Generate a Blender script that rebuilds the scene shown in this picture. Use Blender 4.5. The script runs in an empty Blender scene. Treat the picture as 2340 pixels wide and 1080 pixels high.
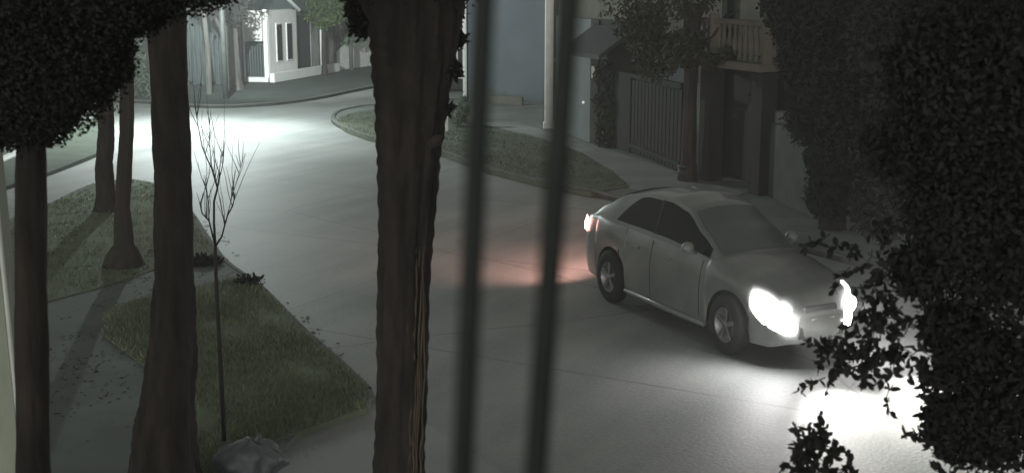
import bpy, math, random
import numpy as np
from mathutils import Vector, Matrix
random.seed(7)
rng = np.random.default_rng(7)
C = bpy.context.scene
COL = C.collection
R = math.radians

# ------------------------------------------------------------------ camera
W, H, FPX = 2340.0, 1080.0, 2900.0
CAM_Z = 5.0
PITCH = math.atan(600.0 / FPX)
SP, CP = math.sin(PITCH), math.cos(PITCH)
cam = bpy.data.cameras.new('camera')
cam_o = bpy.data.objects.new('camera', cam)
COL.objects.link(cam_o)
cam_o.location = (0, 0, CAM_Z)
cam_o.rotation_euler = (math.pi / 2 - PITCH, 0, 0)
cam.sensor_width = 36.0
cam.lens = 36.0 * FPX / W
cam.clip_start = 0.05
cam.clip_end = 600
cam.dof.use_dof = True
cam.dof.focus_distance = 24.0
cam.dof.aperture_fstop = 4.0
C.camera = cam_o

# ------------------------------------------------------------------ world: last grey light of a city night sky
world = bpy.data.worlds.new('World')
C.world = world
world.use_nodes = True
nt = world.node_tree
nt.nodes.clear()
sky = nt.nodes.new('ShaderNodeTexSky')
sky.sky_type = 'NISHITA'
sky.sun_disc = False
sky.sun_elevation = R(4.0)
sky.sun_rotation = R(200)
hs = nt.nodes.new('ShaderNodeHueSaturation')
hs.inputs['Saturation'].default_value = 0.0
bg = nt.nodes.new('ShaderNodeBackground')
bg.inputs['Strength'].default_value = 0.14
tn = nt.nodes.new('ShaderNodeMix'); tn.data_type = 'RGBA'; tn.blend_type = 'MULTIPLY'
tn.inputs['Factor'].default_value = 1.0; tn.inputs['B'].default_value = (1.0, 1.01, .90, 1)   # sodium-tinted city glow
wo = nt.nodes.new('ShaderNodeOutputWorld')
nt.links.new(sky.outputs[0], hs.inputs['Color'])
nt.links.new(hs.outputs[0], tn.inputs['A']); nt.links.new(tn.outputs['Result'], bg.inputs['Color'])
nt.links.new(bg.outputs[0], wo.inputs['Surface'])

C.view_settings.view_transform = 'Standard'
C.view_settings.look = 'None'
C.view_settings.exposure = 0.0
C.view_settings.gamma = 1.0
C.render.engine = 'CYCLES'
C.cycles.use_denoising = True
C.cycles.max_bounces = 6
C.cycles.volume_bounces = 0
C.cycles.transparent_max_bounces = 8
C.cycles.sample_clamp_indirect = 4.0

# ------------------------------------------------------------------ helpers
def ray(px, py):
    u = (px - W / 2) / FPX
    v = -(py - H / 2) / FPX
    return Vector((u, CP + v * SP, -SP + v * CP))

def at(px, py, z=0.0):
    """the world point at height z that stands at this place of the view"""
    d = ray(px, py)
    k = (z - CAM_Z) / d.z
    return Vector((d.x * k, d.y * k, z))

def at_y(px, py, y):
    d = ray(px, py)
    k = y / d.y
    return Vector((d.x * k, y, CAM_Z + d.z * k))

def mesh_from(name, verts, faces, smooth=False):
    me = bpy.data.meshes.new(name)
    verts = np.asarray(verts, dtype=float).reshape(-1, 3)
    me.from_pydata(verts.tolist(), [], [list(map(int, f)) for f in faces])
    if smooth:
        me.polygons.foreach_set('use_smooth', [True] * len(me.polygons))
    me.update()
    return me

class MB:
    def __init__(self):
        self.v = []; self.f = []; self.s = []
    def add(self, vs, fs, smooth=False):
        o = len(self.v)
        self.v += [tuple(p) for p in vs]
        self.f += [[i + o for i in f] for f in fs]
        self.s += [smooth] * len(fs)
    def box(self, c, s, rz=0.0, rx=0.0, ry=0.0):
        x, y, z = s[0] / 2, s[1] / 2, s[2] / 2
        M = Matrix.Rotation(rz, 3, 'Z') @ Matrix.Rotation(ry, 3, 'Y') @ Matrix.Rotation(rx, 3, 'X')
        b = min(0.012, min(s) * 0.2)
        vs = []
        # chamfered box: 24 verts
        idx = {}
        for sx in (-1, 1):
            for sy in (-1, 1):
                for sz in (-1, 1):
                    for ax in range(3):
                        p = [sx * (x - b), sy * (y - b), sz * (z - b)]
                        p[ax] = (sx * x, sy * y, sz * z)[ax]
                        idx[(sx, sy, sz, ax)] = len(vs)
                        vs.append(M @ Vector(p) + Vector(c))
        fs = []
        for ax in range(3):
            for sg in (-1, 1):
                o = [a for a in range(3) if a != ax]
                q = []
                for (a, b2) in ((-1, -1), (1, -1), (1, 1), (-1, 1)):
                    s_ = [0, 0, 0]; s_[ax] = sg; s_[o[0]] = a; s_[o[1]] = b2
                    q.append(idx[(s_[0], s_[1], s_[2], ax)])
                flip = (sg < 0) ^ (ax == 1)
                fs.append(q[::-1] if flip else q)
        for ax in range(3):      # edges
            o = [a for a in range(3) if a != ax]
            for a in (-1, 1):
                for b2 in (-1, 1):
                    q = []
                    for e, face in ((-1, o[0]), (1, o[0]), (1, o[1]), (-1, o[1])):
                        s_ = [0, 0, 0]; s_[ax] = e; s_[o[0]] = a; s_[o[1]] = b2
                        q.append(idx[(s_[0], s_[1], s_[2], face)])
                    fs.append(q)
        for sx in (-1, 1):
            for sy in (-1, 1):
                for sz in (-1, 1):
                    fs.append([idx[(sx, sy, sz, a)] for a in range(3)])
        self.add(vs, fs)
        return self
    def wall(self, a, b, z0, z1, th):
        """upright box from a to b (2-D), thickness th"""
        a = Vector((a[0], a[1])); b = Vector((b[0], b[1]))
        d = b - a
        c = (a + b) / 2
        self.box((c.x, c.y, (z0 + z1) / 2), (d.length, th, z1 - z0), math.atan2(d.y, d.x))
        return self
    def tube(self, pts, rad, n=10, cap=True):
        pts = [Vector(p) for p in pts]
        if not hasattr(rad, '__len__'):
            rad = [rad] * len(pts)
        vs = []; fs = []
        ref = None
        for i, p in enumerate(pts):
            t = (pts[min(i + 1, len(pts) - 1)] - pts[max(i - 1, 0)]).normalized()
            if ref is None:
                ref = t.orthogonal().normalized()
            else:
                ref = (ref - t * ref.dot(t)).normalized()
            bn = t.cross(ref)
            for k in range(n):
                a = 2 * math.pi * k / n
                vs.append(p + (ref * math.cos(a) + bn * math.sin(a)) * rad[i])
        for i in range(len(pts) - 1):
            for k in range(n):
                fs.append([i * n + k, i * n + (k + 1) % n, (i + 1) * n + (k + 1) % n, (i + 1) * n + k])
        if cap:
            fs.append(list(range(n))[::-1]); fs.append([(len(pts) - 1) * n + k for k in range(n)])
        self.add(vs, fs, True)
        return self
    def grid(self, P, smooth=True, flip=False):
        """P: rows x cols of points"""
        r, c = len(P), len(P[0])
        vs = [p for row in P for p in row]
        fs = []
        for i in range(r - 1):
            for j in range(c - 1):
                q = [i * c + j, i * c + j + 1, (i + 1) * c + j + 1, (i + 1) * c + j]
                fs.append(q[::-1] if flip else q)
        self.add(vs, fs, smooth)
        return self
    def prism(self, poly, z0, z1):
        n = len(poly)
        ar = sum(poly[i][0] * poly[(i + 1) % n][1] - poly[(i + 1) % n][0] * poly[i][1] for i in range(n))
        if ar < 0: poly = poly[::-1]
        vs = [(p[0], p[1], z0) for p in poly] + [(p[0], p[1], z1) for p in poly]
        fs = [list(range(n))[::-1], list(range(n, 2 * n))]
        for i in range(n):
            j = (i + 1) % n
            fs.append([i, j, n + j, n + i])
        self.add(vs, fs)
        return self
    def build(self, name, mat, parent=None):
        me = mesh_from(name, self.v, self.f)
        me.polygons.foreach_set('use_smooth', self.s)
        me.materials.append(mat)
        return link(name, me, parent)

def link(name, me, parent=None):
    o = bpy.data.objects.new(name, me)
    COL.objects.link(o)
    if parent is not None:
        o.parent = parent
        o.matrix_parent_inverse = Matrix.Translation(-Vector(parent.location)) if parent.get('_w') else Matrix.Identity(4)
    return o

def thing(name, label, cat, loc=(0, 0, 0), rz=0.0, group=None, world_children=True):
    """Empty at the base; with world_children the parts are modelled in world coordinates"""
    o = bpy.data.objects.new(name, None)
    COL.objects.link(o)
    o.location = loc
    o.rotation_euler = (0, 0, rz)
    o.empty_display_size = 0.3
    o['label'] = label; o['category'] = cat
    if group: o['group'] = group
    if world_children: o['_w'] = 1
    return o

def tag(o, label=None, cat=None, group=None, kind=None):
    if label: o['label'] = label
    if cat: o['category'] = cat
    if group: o['group'] = group
    if kind: o['kind'] = kind
    return o

# ------------------------------------------------------------------ materials
def mat(name, col, rough=0.8, var=0.25, scale=4.0, col2=None, bump=0.0, bscale=None, metal=0.0,
        stretch=(1, 1, 1), spec=0.5, coat=0.0, detail=6.0, emis=None, estr=0.0, trans=0.0):
    m = bpy.data.materials.new(name)
    m.use_nodes = True
    n = m.node_tree.nodes; l = m.node_tree.links
    b = n['Principled BSDF']
    b.inputs['Roughness'].default_value = rough
    b.inputs['Metallic'].default_value = metal
    b.inputs['Specular IOR Level'].default_value = spec
    b.inputs['Coat Weight'].default_value = coat
    tc = n.new('ShaderNodeTexCoord'); mp = n.new('ShaderNodeMapping')
    mp.inputs['Scale'].default_value = stretch
    l.new(tc.outputs['Object'], mp.inputs['Vector'])
    no = n.new('ShaderNodeTexNoise')
    no.inputs['Scale'].default_value = scale; no.inputs['Detail'].default_value = detail
    no.inputs['Roughness'].default_value = 0.6
    l.new(mp.outputs[0], no.inputs['Vector'])
    cr = n.new('ShaderNodeValToRGB')
    c1 = Vector(col); c2 = Vector(col2) if col2 else c1 * (1 - var)
    cr.color_ramp.elements[0].position = 0.32; cr.color_ramp.elements[0].color = (*c2, 1)
    cr.color_ramp.elements[1].position = 0.68; cr.color_ramp.elements[1].color = (*c1, 1)
    l.new(no.outputs['Fac'], cr.inputs['Fac'])
    l.new(cr.outputs['Color'], b.inputs['Base Color'])
    if bump:
        n2 = n.new('ShaderNodeTexNoise'); n2.inputs['Scale'].default_value = bscale or scale * 6
        n2.inputs['Detail'].default_value = 5
        l.new(mp.outputs[0], n2.inputs['Vector'])
        bp = n.new('ShaderNodeBump'); bp.inputs['Strength'].default_value = 0.6
        bp.inputs['Distance'].default_value = bump
        l.new(n2.outputs['Fac'], bp.inputs['Height']); l.new(bp.outputs[0], b.inputs['Normal'])
    if emis:
        b.inputs['Emission Color'].default_value = (*emis, 1)
        b.inputs['Emission Strength'].default_value = estr
    return m

M = {}
M['soil'] = mat('soil', (.10, .10, .08), .95, .5, 1.2, bump=.02)
M['concrete'] = mat('concrete', (.31, .32, .315), .75, .22, .35, bump=.004, bscale=30)
M['paving'] = mat('paving', (.15, .175, .165), .85, .35, 1.1, bump=.006, bscale=20)
M['kerb'] = mat('kerb', (.12, .125, .11), .85, .4, 2.5, bump=.006)
M['kerb_white'] = mat('kerb_white', (.6, .6, .57), .8, .4, 2.0, bump=.004)
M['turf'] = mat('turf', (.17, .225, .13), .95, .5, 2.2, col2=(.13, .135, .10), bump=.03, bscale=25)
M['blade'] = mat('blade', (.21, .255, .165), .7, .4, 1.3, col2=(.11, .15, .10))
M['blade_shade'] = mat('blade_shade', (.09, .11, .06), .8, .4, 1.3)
M['blade_dry'] = mat('blade_dry', (.38, .38, .25), .8, .5, 2.0)
M['bark'] = mat('bark', (.046, .037, .033), .95, .5, 9, col2=(.014, .012, .011), bump=.05, bscale=12, stretch=(1, 1, .22))
M['bark_warm'] = mat('bark_warm', (.055, .045, .036), .95, .6, 10, col2=(.028, .025, .022), bump=.03, bscale=18, stretch=(1, 1, .07))
M['bark_pale'] = mat('bark_pale', (.11, .11, .10), .9, .5, 6, bump=.02, stretch=(1, 1, .2))
M['twig'] = mat('twig', (.045, .04, .038), .9, .4, 20, bump=.002)
def leafmat(name, a, b, rough=.55):
    m = mat(name, a, rough, .4, 2.5, col2=b, spec=.08)
    return m
M['leaf_dark'] = leafmat('leaf_dark', (.036, .037, .034), (.028, .029, .028), .8)
M['leaf_near'] = leafmat('leaf_near', (.036, .037, .034), (.028, .029, .028), .7)
M['leaf_green'] = leafmat('leaf_green', (.085, .12, .04), (.045, .07, .025))
M['leaf_pale'] = leafmat('leaf_pale', (.15, .19, .13), (.08, .11, .08))
M['leaf_olive'] = leafmat('leaf_olive', (.055, .056, .038), (.035, .035, .026))
M['cream'] = mat('cream', (.74, .73, .70), .85, .15, 1.5, bump=.003, stretch=(3, 3, .5))
M['beige'] = mat('beige', (.12, .117, .095), .9, .3, 2.0, bump=.004)
M['blue_grey'] = mat('blue_grey', (.115, .135, .155), .85, .18, .8, bump=.003)
M['grey_plaster'] = mat('grey_plaster', (.14, .16, .16), .85, .2, 1.2, bump=.003)
M['white_paint'] = mat('white_paint', (.80, .81, .80), .6, .15, 3.0)
M['roof_teal'] = mat('roof_teal', (.06, .085, .08), .8, .4, 5, stretch=(1, 6, 1), bump=.01)
M['roof_grey'] = mat('roof_grey', (.04, .038, .043), .8, .4, 5, bump=.01)
M['brown'] = mat('brown', (.02, .0185, .018), .85, .45, 2.5, stretch=(3, 3, .3), bump=.006)
M['wood_dark'] = mat('wood_dark', (.025, .025, .024), .8, .4, 6, stretch=(4, 4, .3), bump=.006)
M['hedge_wood'] = mat('hedge_wood', (.085, .11, .105), .8, .5, 6, col2=(.03, .04, .04), stretch=(4, 4, .2), bump=.01)
M['green_metal'] = mat('green_metal', (.07, .10, .09), .5, .3, 5, metal=.3)
M['dark_glass'] = mat('dark_glass', (.010, .010, .011), .25, .3, 2, spec=.25)
M['dark_void'] = mat('dark_void', (.03, .032, .03), .7, .4, 3)
M['bar_paint'] = mat('bar_paint', (.013, .017, .018), .6, .4, 20, bump=.001)
M['pole_metal'] = mat('pole_metal', (.12, .135, .13), .6, .3, 4, metal=.4)
M['car_paint'] = mat('car_paint', (.23, .24, .235), .38, .3, 2.2, metal=.3, coat=.4, detail=10)
M['black_plastic'] = mat('black_plastic', (.02, .02, .02), .6, .3, 10)
M['tyre'] = mat('tyre', (.018, .018, .018), .85, .3, 20, bump=.002)
M['rim'] = mat('rim', (.30, .30, .31), .35, .2, 5, metal=.8)
M['plate'] = mat('plate', (.5, .5, .48), .5, .1, 5)
M['brick_red'] = mat('red_fabric', (.16, .06, .05), .8, .3, 8)
M['bag'] = mat('bag', (.15, .17, .19), .55, .4, 5, bump=.01, bscale=14)
M['lamp_glow'] = mat('lamp_glow', (.8, .8, .8), .5, 0, 1, emis=(.92, 1.0, .97), estr=90)
M['head_glow'] = mat('head_glow', (.9, .9, .9), .3, 0, 1, emis=(1.0, .97, .97), estr=95)
M['tail_glow'] = mat('tail_glow', (.5, .05, .04), .3, 0, 1, emis=(1.0, .52, .45), estr=7)

# concrete slabs: expansion joints and long tyre-worn streaks across the real road surface
def road_material():
    m = bpy.data.materials.new('road_concrete'); m.use_nodes = True
    n = m.node_tree.nodes; l = m.node_tree.links; b = n['Principled BSDF']
    b.inputs['Roughness'].default_value = .62
    b.inputs['Specular IOR Level'].default_value = .35
    tc = n.new('ShaderNodeTexCoord'); mp = n.new('ShaderNodeMapping')
    mp.inputs['Rotation'].default_value = (0, 0, R(29))     # u across, v along the street
    l.new(tc.outputs['Object'], mp.inputs['Vector'])
    n1 = n.new('ShaderNodeTexNoise'); n1.inputs['Scale'].default_value = .35; n1.inputs['Detail'].default_value = 7
    l.new(mp.outputs[0], n1.inputs['Vector'])
    m2 = n.new('ShaderNodeMapping'); m2.inputs['Scale'].default_value = (1.3, .09, 1)
    l.new(mp.outputs[0], m2.inputs['Vector'])
    n2 = n.new('ShaderNodeTexNoise'); n2.inputs['Scale'].default_value = .9; n2.inputs['Detail'].default_value = 4
    l.new(m2.outputs[0], n2.inputs['Vector'])
    n3 = n.new('ShaderNodeTexNoise'); n3.inputs['Scale'].default_value = 22; n3.inputs['Detail'].default_value = 5
    l.new(mp.outputs[0], n3.inputs['Vector'])
    mix = n.new('ShaderNodeMath'); mix.operation = 'MULTIPLY_ADD'; mix.inputs[1].default_value = .5
    l.new(n1.outputs['Fac'], mix.inputs[0])
    h2 = n.new('ShaderNodeMath'); h2.operation = 'MULTIPLY_ADD'; h2.inputs[1].default_value = .35
    l.new(n2.outputs['Fac'], h2.inputs[0])
    h3 = n.new('ShaderNodeMath'); h3.operation = 'MULTIPLY'; h3.inputs[1].default_value = .24
    l.new(n3.outputs['Fac'], h3.inputs[0]); l.new(h3.outputs[0], h2.inputs[2]); l.new(h2.outputs[0], mix.inputs[2])
    cr = n.new('ShaderNodeValToRGB')
    cr.color_ramp.elements[0].position = .42; cr.color_ramp.elements[0].color = (.175, .19, .182, 1)
    cr.color_ramp.elements[1].position = .64; cr.color_ramp.elements[1].color = (.295, .30, .29, 1)
    l.new(mix.outputs[0], cr.inputs['Fac'])
    # joints every 5 m along, one lengthways down the middle
    sx = n.new('ShaderNodeSeparateXYZ'); l.new(mp.outputs[0], sx.inputs[0])
    def joint(out, period, off, width):
        a = n.new('ShaderNodeMath'); a.operation = 'ADD'; a.inputs[1].default_value = off; l.new(out, a.inputs[0])
        w = n.new('ShaderNodeMath'); w.operation = 'PINGPONG'; w.inputs[1].default_value = period / 2; l.new(a.outputs[0], w.inputs[0])
        c = n.new('ShaderNodeMath'); c.operation = 'LESS_THAN'; c.inputs[1].default_value = width; l.new(w.outputs[0], c.inputs[0])
        return c.outputs[0]
    nw = n.new('ShaderNodeTexNoise'); nw.inputs['Scale'].default_value = 1.5; l.new(mp.outputs[0], nw.inputs['Vector'])
    j1 = joint(sx.outputs['Y'], 5.2, 1.6, .028); j2 = joint(sx.outputs['X'], 8.4, 3.6, .02)
    mx = n.new('ShaderNodeMath'); mx.operation = 'MAXIMUM'; l.new(j1, mx.inputs[0]); l.new(j2, mx.inputs[1])
    vo = n.new('ShaderNodeTexVoronoi'); vo.feature = 'DISTANCE_TO_EDGE'; vo.inputs['Scale'].default_value = .13
    wv = n.new('ShaderNodeMix'); wv.data_type = 'RGBA'; wv.inputs['Factor'].default_value = .35
    l.new(mp.outputs[0], wv.inputs['A']); l.new(n1.outputs['Color'], wv.inputs['B']); l.new(wv.outputs['Result'], vo.inputs['Vector'])
    ck = n.new('ShaderNodeMath'); ck.operation = 'LESS_THAN'; ck.inputs[1].default_value = .0022; l.new(vo.outputs['Distance'], ck.inputs[0])
    mx2 = n.new('ShaderNodeMath'); mx2.operation = 'MAXIMUM'; l.new(mx.outputs[0], mx2.inputs[0]); l.new(ck.outputs[0], mx2.inputs[1]); mx = mx2
    fd = n.new('ShaderNodeMath'); fd.operation = 'MULTIPLY'; l.new(mx.outputs[0], fd.inputs[0]); l.new(nw.outputs['Fac'], fd.inputs[1])
    mc = n.new('ShaderNodeMix'); mc.data_type = 'RGBA'
    l.new(fd.outputs[0], mc.inputs['Factor']); l.new(cr.outputs['Color'], mc.inputs['A']); mc.inputs['B'].default_value = (.13, .13, .125, 1)
    l.new(mc.outputs['Result'], b.inputs['Base Color'])
    bp = n.new('ShaderNodeBump'); bp.inputs['Strength'].default_value = .5; bp.inputs['Distance'].default_value = .010
    l.new(n3.outputs['Fac'], bp.inputs['Height']); l.new(bp.outputs[0], b.inputs['Normal'])
    return m
M['road'] = road_material()

# ------------------------------------------------------------------ lamps of the place and one added spot
LAMP = Vector((-10.2, 42.0, 6.4))
def lamp(name, kind, loc, power, color, parent=None, **kw):
    d = bpy.data.lights.new(name, kind); d.energy = power; d.color = color
    for k, v in kw.items(): setattr(d, k, v)
    o = bpy.data.objects.new(name, d); COL.objects.link(o); o.location = loc
    if parent is not None: o.parent = parent
    return o

# ------------------------------------------------------------------ ground, road, pavements
def slab_poly(name, poly, z0, z1, m, kind='structure'):
    b = MB().prism([tuple(p[:2]) for p in poly], z0, z1)
    o = b.build(name, m)
    if kind: o['kind'] = kind
    return o
def smooth_line(pts, n=6):
    """Catmull-Rom through 2-D points"""
    P = [Vector((p[0], p[1])) for p in pts]
    out = []
    for i in range(len(P) - 1):
        p0 = P[max(i - 1, 0)]; p1 = P[i]; p2 = P[i + 1]; p3 = P[min(i + 2, len(P) - 1)]
        for k in range(n):
            t = k / n
            out.append(.5 * ((2 * p1) + (p2 - p0) * t + (2 * p0 - 5 * p1 + 4 * p2 - p3) * t * t + (3 * p1 - p0 - 3 * p2 + p3) * t ** 3))
    out.append(P[-1])
    return out
def kerb(name, line, m, w=.14, z0=0.0, z1=.125, side=1):
    """a kerb: a closed strip along the line"""
    n = len(line)
    L = [Vector((p[0], p[1])) for p in line]
    off = []
    for i in range(n):
        t = (L[min(i + 1, n - 1)] - L[max(i - 1, 0)]).normalized()
        off.append(L[i] + Vector((-t.y, t.x)) * w * side)
    b = MB()
    zt = z1
    P = []
    for a, c in zip(L, off):
        d = (c - a) * .12
        P.append([(a.x, a.y, z0), (a.x, a.y, zt - .02), (a.x + d.x, a.y + d.y, zt), (c.x - d.x, c.y - d.y, zt), (c.x, c.y, zt - .02), (c.x, c.y, z0)])
    b.grid(P, smooth=False, flip=side > 0)
    o = b.build(name, m); o['kind'] = 'structure'
    return o

g = MB()
g.add([(-160, -40, 0), (160, -40, 0), (160, 300, 0), (-160, 300, 0)], [[0, 1, 2, 3]])
tag(g.build('ground', M['soil']), kind='structure')

# street edges
near_px = [(352, 428), (398, 452), (440, 492), (480, 552), (525, 610), (600, 665), (700, 765), (790, 845), (850, 903)]
near_edge = smooth_line([at(*p) for p in near_px])
near_ext = [at(850, 903), Vector((.2, 11.2, 0)), Vector((2.6, 6.0, 0)), Vector((7, -4, 0))]
right_px = [(1350, 447), (1250, 428), (1110, 393), (1010, 355), (900, 333), (835, 318), (785, 299), (757, 279), (768, 262), (805, 252), (850, 246), (1050, 232)]
right_edge = smooth_line([at(*p) for p in right_px])
dirv = Vector((3.76, -6.5)).normalized()
r0 = Vector(at(1350, 447)[:2])
right_ext = [r0 + dirv * 40, r0 + dirv * 20, r0 + dirv * 8]
far_px = [(1300, 128), (1050, 165), (850, 203), (740, 226), (650, 239), (560, 246), (500, 248), (430, 246), (340, 238), (268, 236)]
far_edge = smooth_line([at(*p) for p in far_px])
left_px = [(268, 236), (240, 258), (238, 300), (258, 332), (225, 358), (100, 407), (-100, 470)]
left_edge = smooth_line([at(*p) for p in left_px])
drv_px = [(-100, 560), (100, 480), (190, 438), (235, 425), (300, 420), (352, 428)]
drv_edge = smooth_line([at(*p) for p in drv_px])
road_poly = [Vector(p[:2]) for p in (right_ext + right_edge[1:] + far_edge + left_edge[1:] + drv_edge + near_edge[1:] + near_ext[1:])]
b = MB()
b.add([(p.x, p.y, .006) for p in road_poly], [list(range(len(road_poly)))])
ro = b.build('road', M['road'])
import bmesh
bm = bmesh.new(); bm.from_mesh(ro.data)
bmesh.ops.triangulate(bm, faces=bm.faces[:], ngon_method='EAR_CLIP')
for f in bm.faces:
    if f.normal.z < 0: f.normal_flip()
bm.to_mesh(ro.data); bm.free()
tag(ro, kind='structure')

# near pavement with its driveway joining the road at the bottom
pav = [at(-300, 700), at(-100, 560), at(100, 480)] + [p for p in drv_edge[6:]] + near_edge[1:] + [at(858, 925), at(700, 985), at(600, 1100), at(200, 1300), at(-600, 1300)]
slab_poly('pavement', [Vector(p[:2]) for p in pav], -.1, .10, M['paving'])
drv = [at(845, 912), at(858, 900), Vector((.45, 11.25, 0)), Vector((2.85, 6.0, 0)), Vector((-4, 3, 0)), at(500, 1300), at(600, 1100), at(700, 985)]
slab_poly('driveway', [Vector(p[:2]) for p in drv], -.1, .045, M['concrete'])
kl = drv_edge[8:] + near_edge[1:]
kerb('kerb', kl, M['kerb'], side=1 if False else -1, z1=.115, w=.09)
# verge slabs
Zg = .118
def poly_at(px, z=Zg): return [at(p[0], p[1], z) for p in px]
def inner(line, w):
    L = [Vector((p[0], p[1])) for p in line]; out = []
    for i in range(len(L)):
        t_ = (L[min(i + 1, len(L) - 1)] - L[max(i - 1, 0)]).normalized()
        out.append(L[i] - Vector((-t_.y, t_.x)) * w)
    return [Vector((p.x, p.y, 0)) for p in out]
edge_in = inner(drv_edge[:-1] + near_edge, .082)
y_a = at(470, 590, Zg).y; y_b = at(540, 640, Zg).y; y_c = at(845, 912, Zg).y
up_e = [p for i, p in enumerate(edge_in) if i < len(drv_edge) or p.y > y_a]
lo_e = [p for i, p in enumerate(edge_in) if i >= len(drv_edge) and y_c < p.y < y_b]
grass_up = up_e + poly_at([(468, 588), (360, 612), (230, 655), (100, 690), (-60, 740)])
grass_lo = poly_at([(262, 702), (360, 668), (470, 648), (530, 636)]) + lo_e + poly_at([(838, 928), (740, 965), (640, 1000), (560, 1030), (480, 1090), (330, 1120), (338, 840), (300, 812), (240, 766), (240, 720)])
for gp in (grass_up, grass_lo):
    slab_poly('grass_verge', gp, .02, Zg, M['turf'])
def far_slab(name, px, m, z=.10):
    return slab_poly(name, [at(p[0], p[1], z) for p in px], -.05, z, m)
grass_left = poly_at([(-100, 462), (100, 398), (222, 350), (250, 330), (231, 300), (233, 262), (215, 268), (150, 300), (-100, 380)], .1)
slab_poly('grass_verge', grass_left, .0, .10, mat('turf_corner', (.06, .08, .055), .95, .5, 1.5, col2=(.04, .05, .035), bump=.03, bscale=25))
kerb('kerb', [at(*p) for p in [(-40, 400), (100, 338), (150, 310), (182, 296), (216, 268), (236, 240)]], M['kerb_white'], w=.3, z1=.16)
# far verge in front of the corner house
farv = [Vector(p[:2]) for p in far_edge[:]] + [Vector(at(268, 200)[:2]), Vector(at(560, 192)[:2]), Vector(at(620, 187)[:2]), Vector(at(850, 152)[:2]), Vector(at(1300, 100)[:2])]
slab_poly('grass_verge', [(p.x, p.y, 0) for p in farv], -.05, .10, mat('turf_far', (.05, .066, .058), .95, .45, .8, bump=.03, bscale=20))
kerb('kerb', far_edge, M['kerb'], w=.18, z1=.14, side=-1)
# right block: verge, footpath, forecourt
rk = [Vector(p[:2]) for p in right_edge]
kerb('kerb', [r0 + dirv * 40, r0 + dirv * 8] + rk, M['kerb'], side=-1, z1=.14)
blk = [r0 + dirv * 40, r0 + dirv * 8] + rk + [Vector(at(1420, 200)[:2]), Vector((60, 70)), Vector((60, 0))]
slab_poly('forecourt', blk, -.05, .10, mat('forecourt_stone', (.17, .19, .18), .85, .4, .7, bump=.006))
def inset(p, s):  # move px up/down
    return p
vg = poly_at([(1352, 441), (1250, 422), (1112, 387), (1012, 350), (902, 328), (838, 313), (790, 296), (768, 280), (776, 266), (810, 257), (850, 251), (1000, 243), (1020, 262), (1120, 290), (1240, 318), (1330, 350), (1400, 392), (1440, 425)], .118)
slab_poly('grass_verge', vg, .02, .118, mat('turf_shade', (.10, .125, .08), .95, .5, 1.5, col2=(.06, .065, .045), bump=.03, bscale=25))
fp = poly_at([(1100, 280), (1180, 280), (1300, 312), (1400, 345), (1560, 395), (1700, 440), (1640, 470), (1440, 428), (1400, 388), (1330, 346), (1240, 314), (1130, 288)], .112)
slab_poly('footpath', fp, .02, .112, mat('footpath_concrete', (.26, .27, .255), .85, .4, .6, bump=.005))

# grass blades (stuff)
def in_poly(x, y, poly):
    inside = np.zeros(len(x), bool)
    n = len(poly)
    for i in range(n):
        x1, y1 = poly[i][0], poly[i][1]; x2, y2 = poly[(i + 1) % n][0], poly[(i + 1) % n][1]
        c = ((y1 > y) != (y2 > y)) & (x < (x2 - x1) * (y - y1) / (y2 - y1 + 1e-12) + x1)
        inside ^= c
    return inside
def blades(name, polys, dens, h, w, m, z=Zg, label='', lean=.5):
    P = []
    for poly in polys:
        xs = [p[0] for p in poly]; ys = [p[1] for p in poly]
        n = int((max(xs) - min(xs)) * (max(ys) - min(ys)) * dens)
        x = rng.uniform(min(xs), max(xs), n); y = rng.uniform(min(ys), max(ys), n)
        # tufts: keep more where a slow random field is high
        f = np.sin(x * 2.1 + 3) * np.sin(y * 1.7) + np.sin(x * 5.3 + y * 4.1) * .6 + rng.normal(0, .5, n)
        k = in_poly(x, y, poly) & (f > -.6)
        P.append(np.stack([x[k], y[k]], 1))
    P = np.concatenate(P)
    P = P + rng.normal(0, .035, P.shape)
    n = len(P)
    a = rng.uniform(0, 2 * math.pi, n); hh = h * rng.uniform(.45, 1.25, n); ww = w * rng.uniform(.7, 1.3, n)
    la = rng.uniform(0, 2 * math.pi, n); ll = hh * rng.uniform(.1, lean * 2, n)
    V = np.zeros((n, 3, 3))
    V[:, 0] = np.stack([P[:, 0] - np.cos(a) * ww, P[:, 1] - np.sin(a) * ww, np.full(n, z - .004)], 1)
    V[:, 1] = np.stack([P[:, 0] + np.cos(a) * ww, P[:, 1] + np.sin(a) * ww, np.full(n, z - .004)], 1)
    V[:, 2] = np.stack([P[:, 0] + np.cos(la) * ll, P[:, 1] + np.sin(la) * ll, z + hh], 1)
    me = bpy.data.meshes.new(name)
    me.vertices.add(n * 3); me.vertices.foreach_set('co', V.ravel())
    me.loops.add(n * 3); me.loops.foreach_set('vertex_index', np.arange(n * 3, dtype=np.int32))
    me.polygons.add(n); me.polygons.foreach_set('loop_start', np.arange(0, n * 3, 3, dtype=np.int32))
    me.update(calc_edges=True); me.validate()
    me.materials.append(m)
    o = link(name, me); tag(o, label, 'grass', kind='stuff')
    return o
blades('grass', [grass_lo], 1500, .07, .006, M['blade'], label='short green grass on the triangular verge around the thin sapling')
blades('dry_grass', [grass_lo], 450, .08, .006, M['blade_dry'], label='dry yellowish grass tips scattered over the triangular verge')
blades('grass', [grass_up], 170, .07, .009, M['blade'], label='dark green grass at the feet of the two slim trunks')
blades('grass', [vg], 160, .04, .015, M['blade_shade'], z=.118, label='grass of the verge across the street behind the car')

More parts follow.
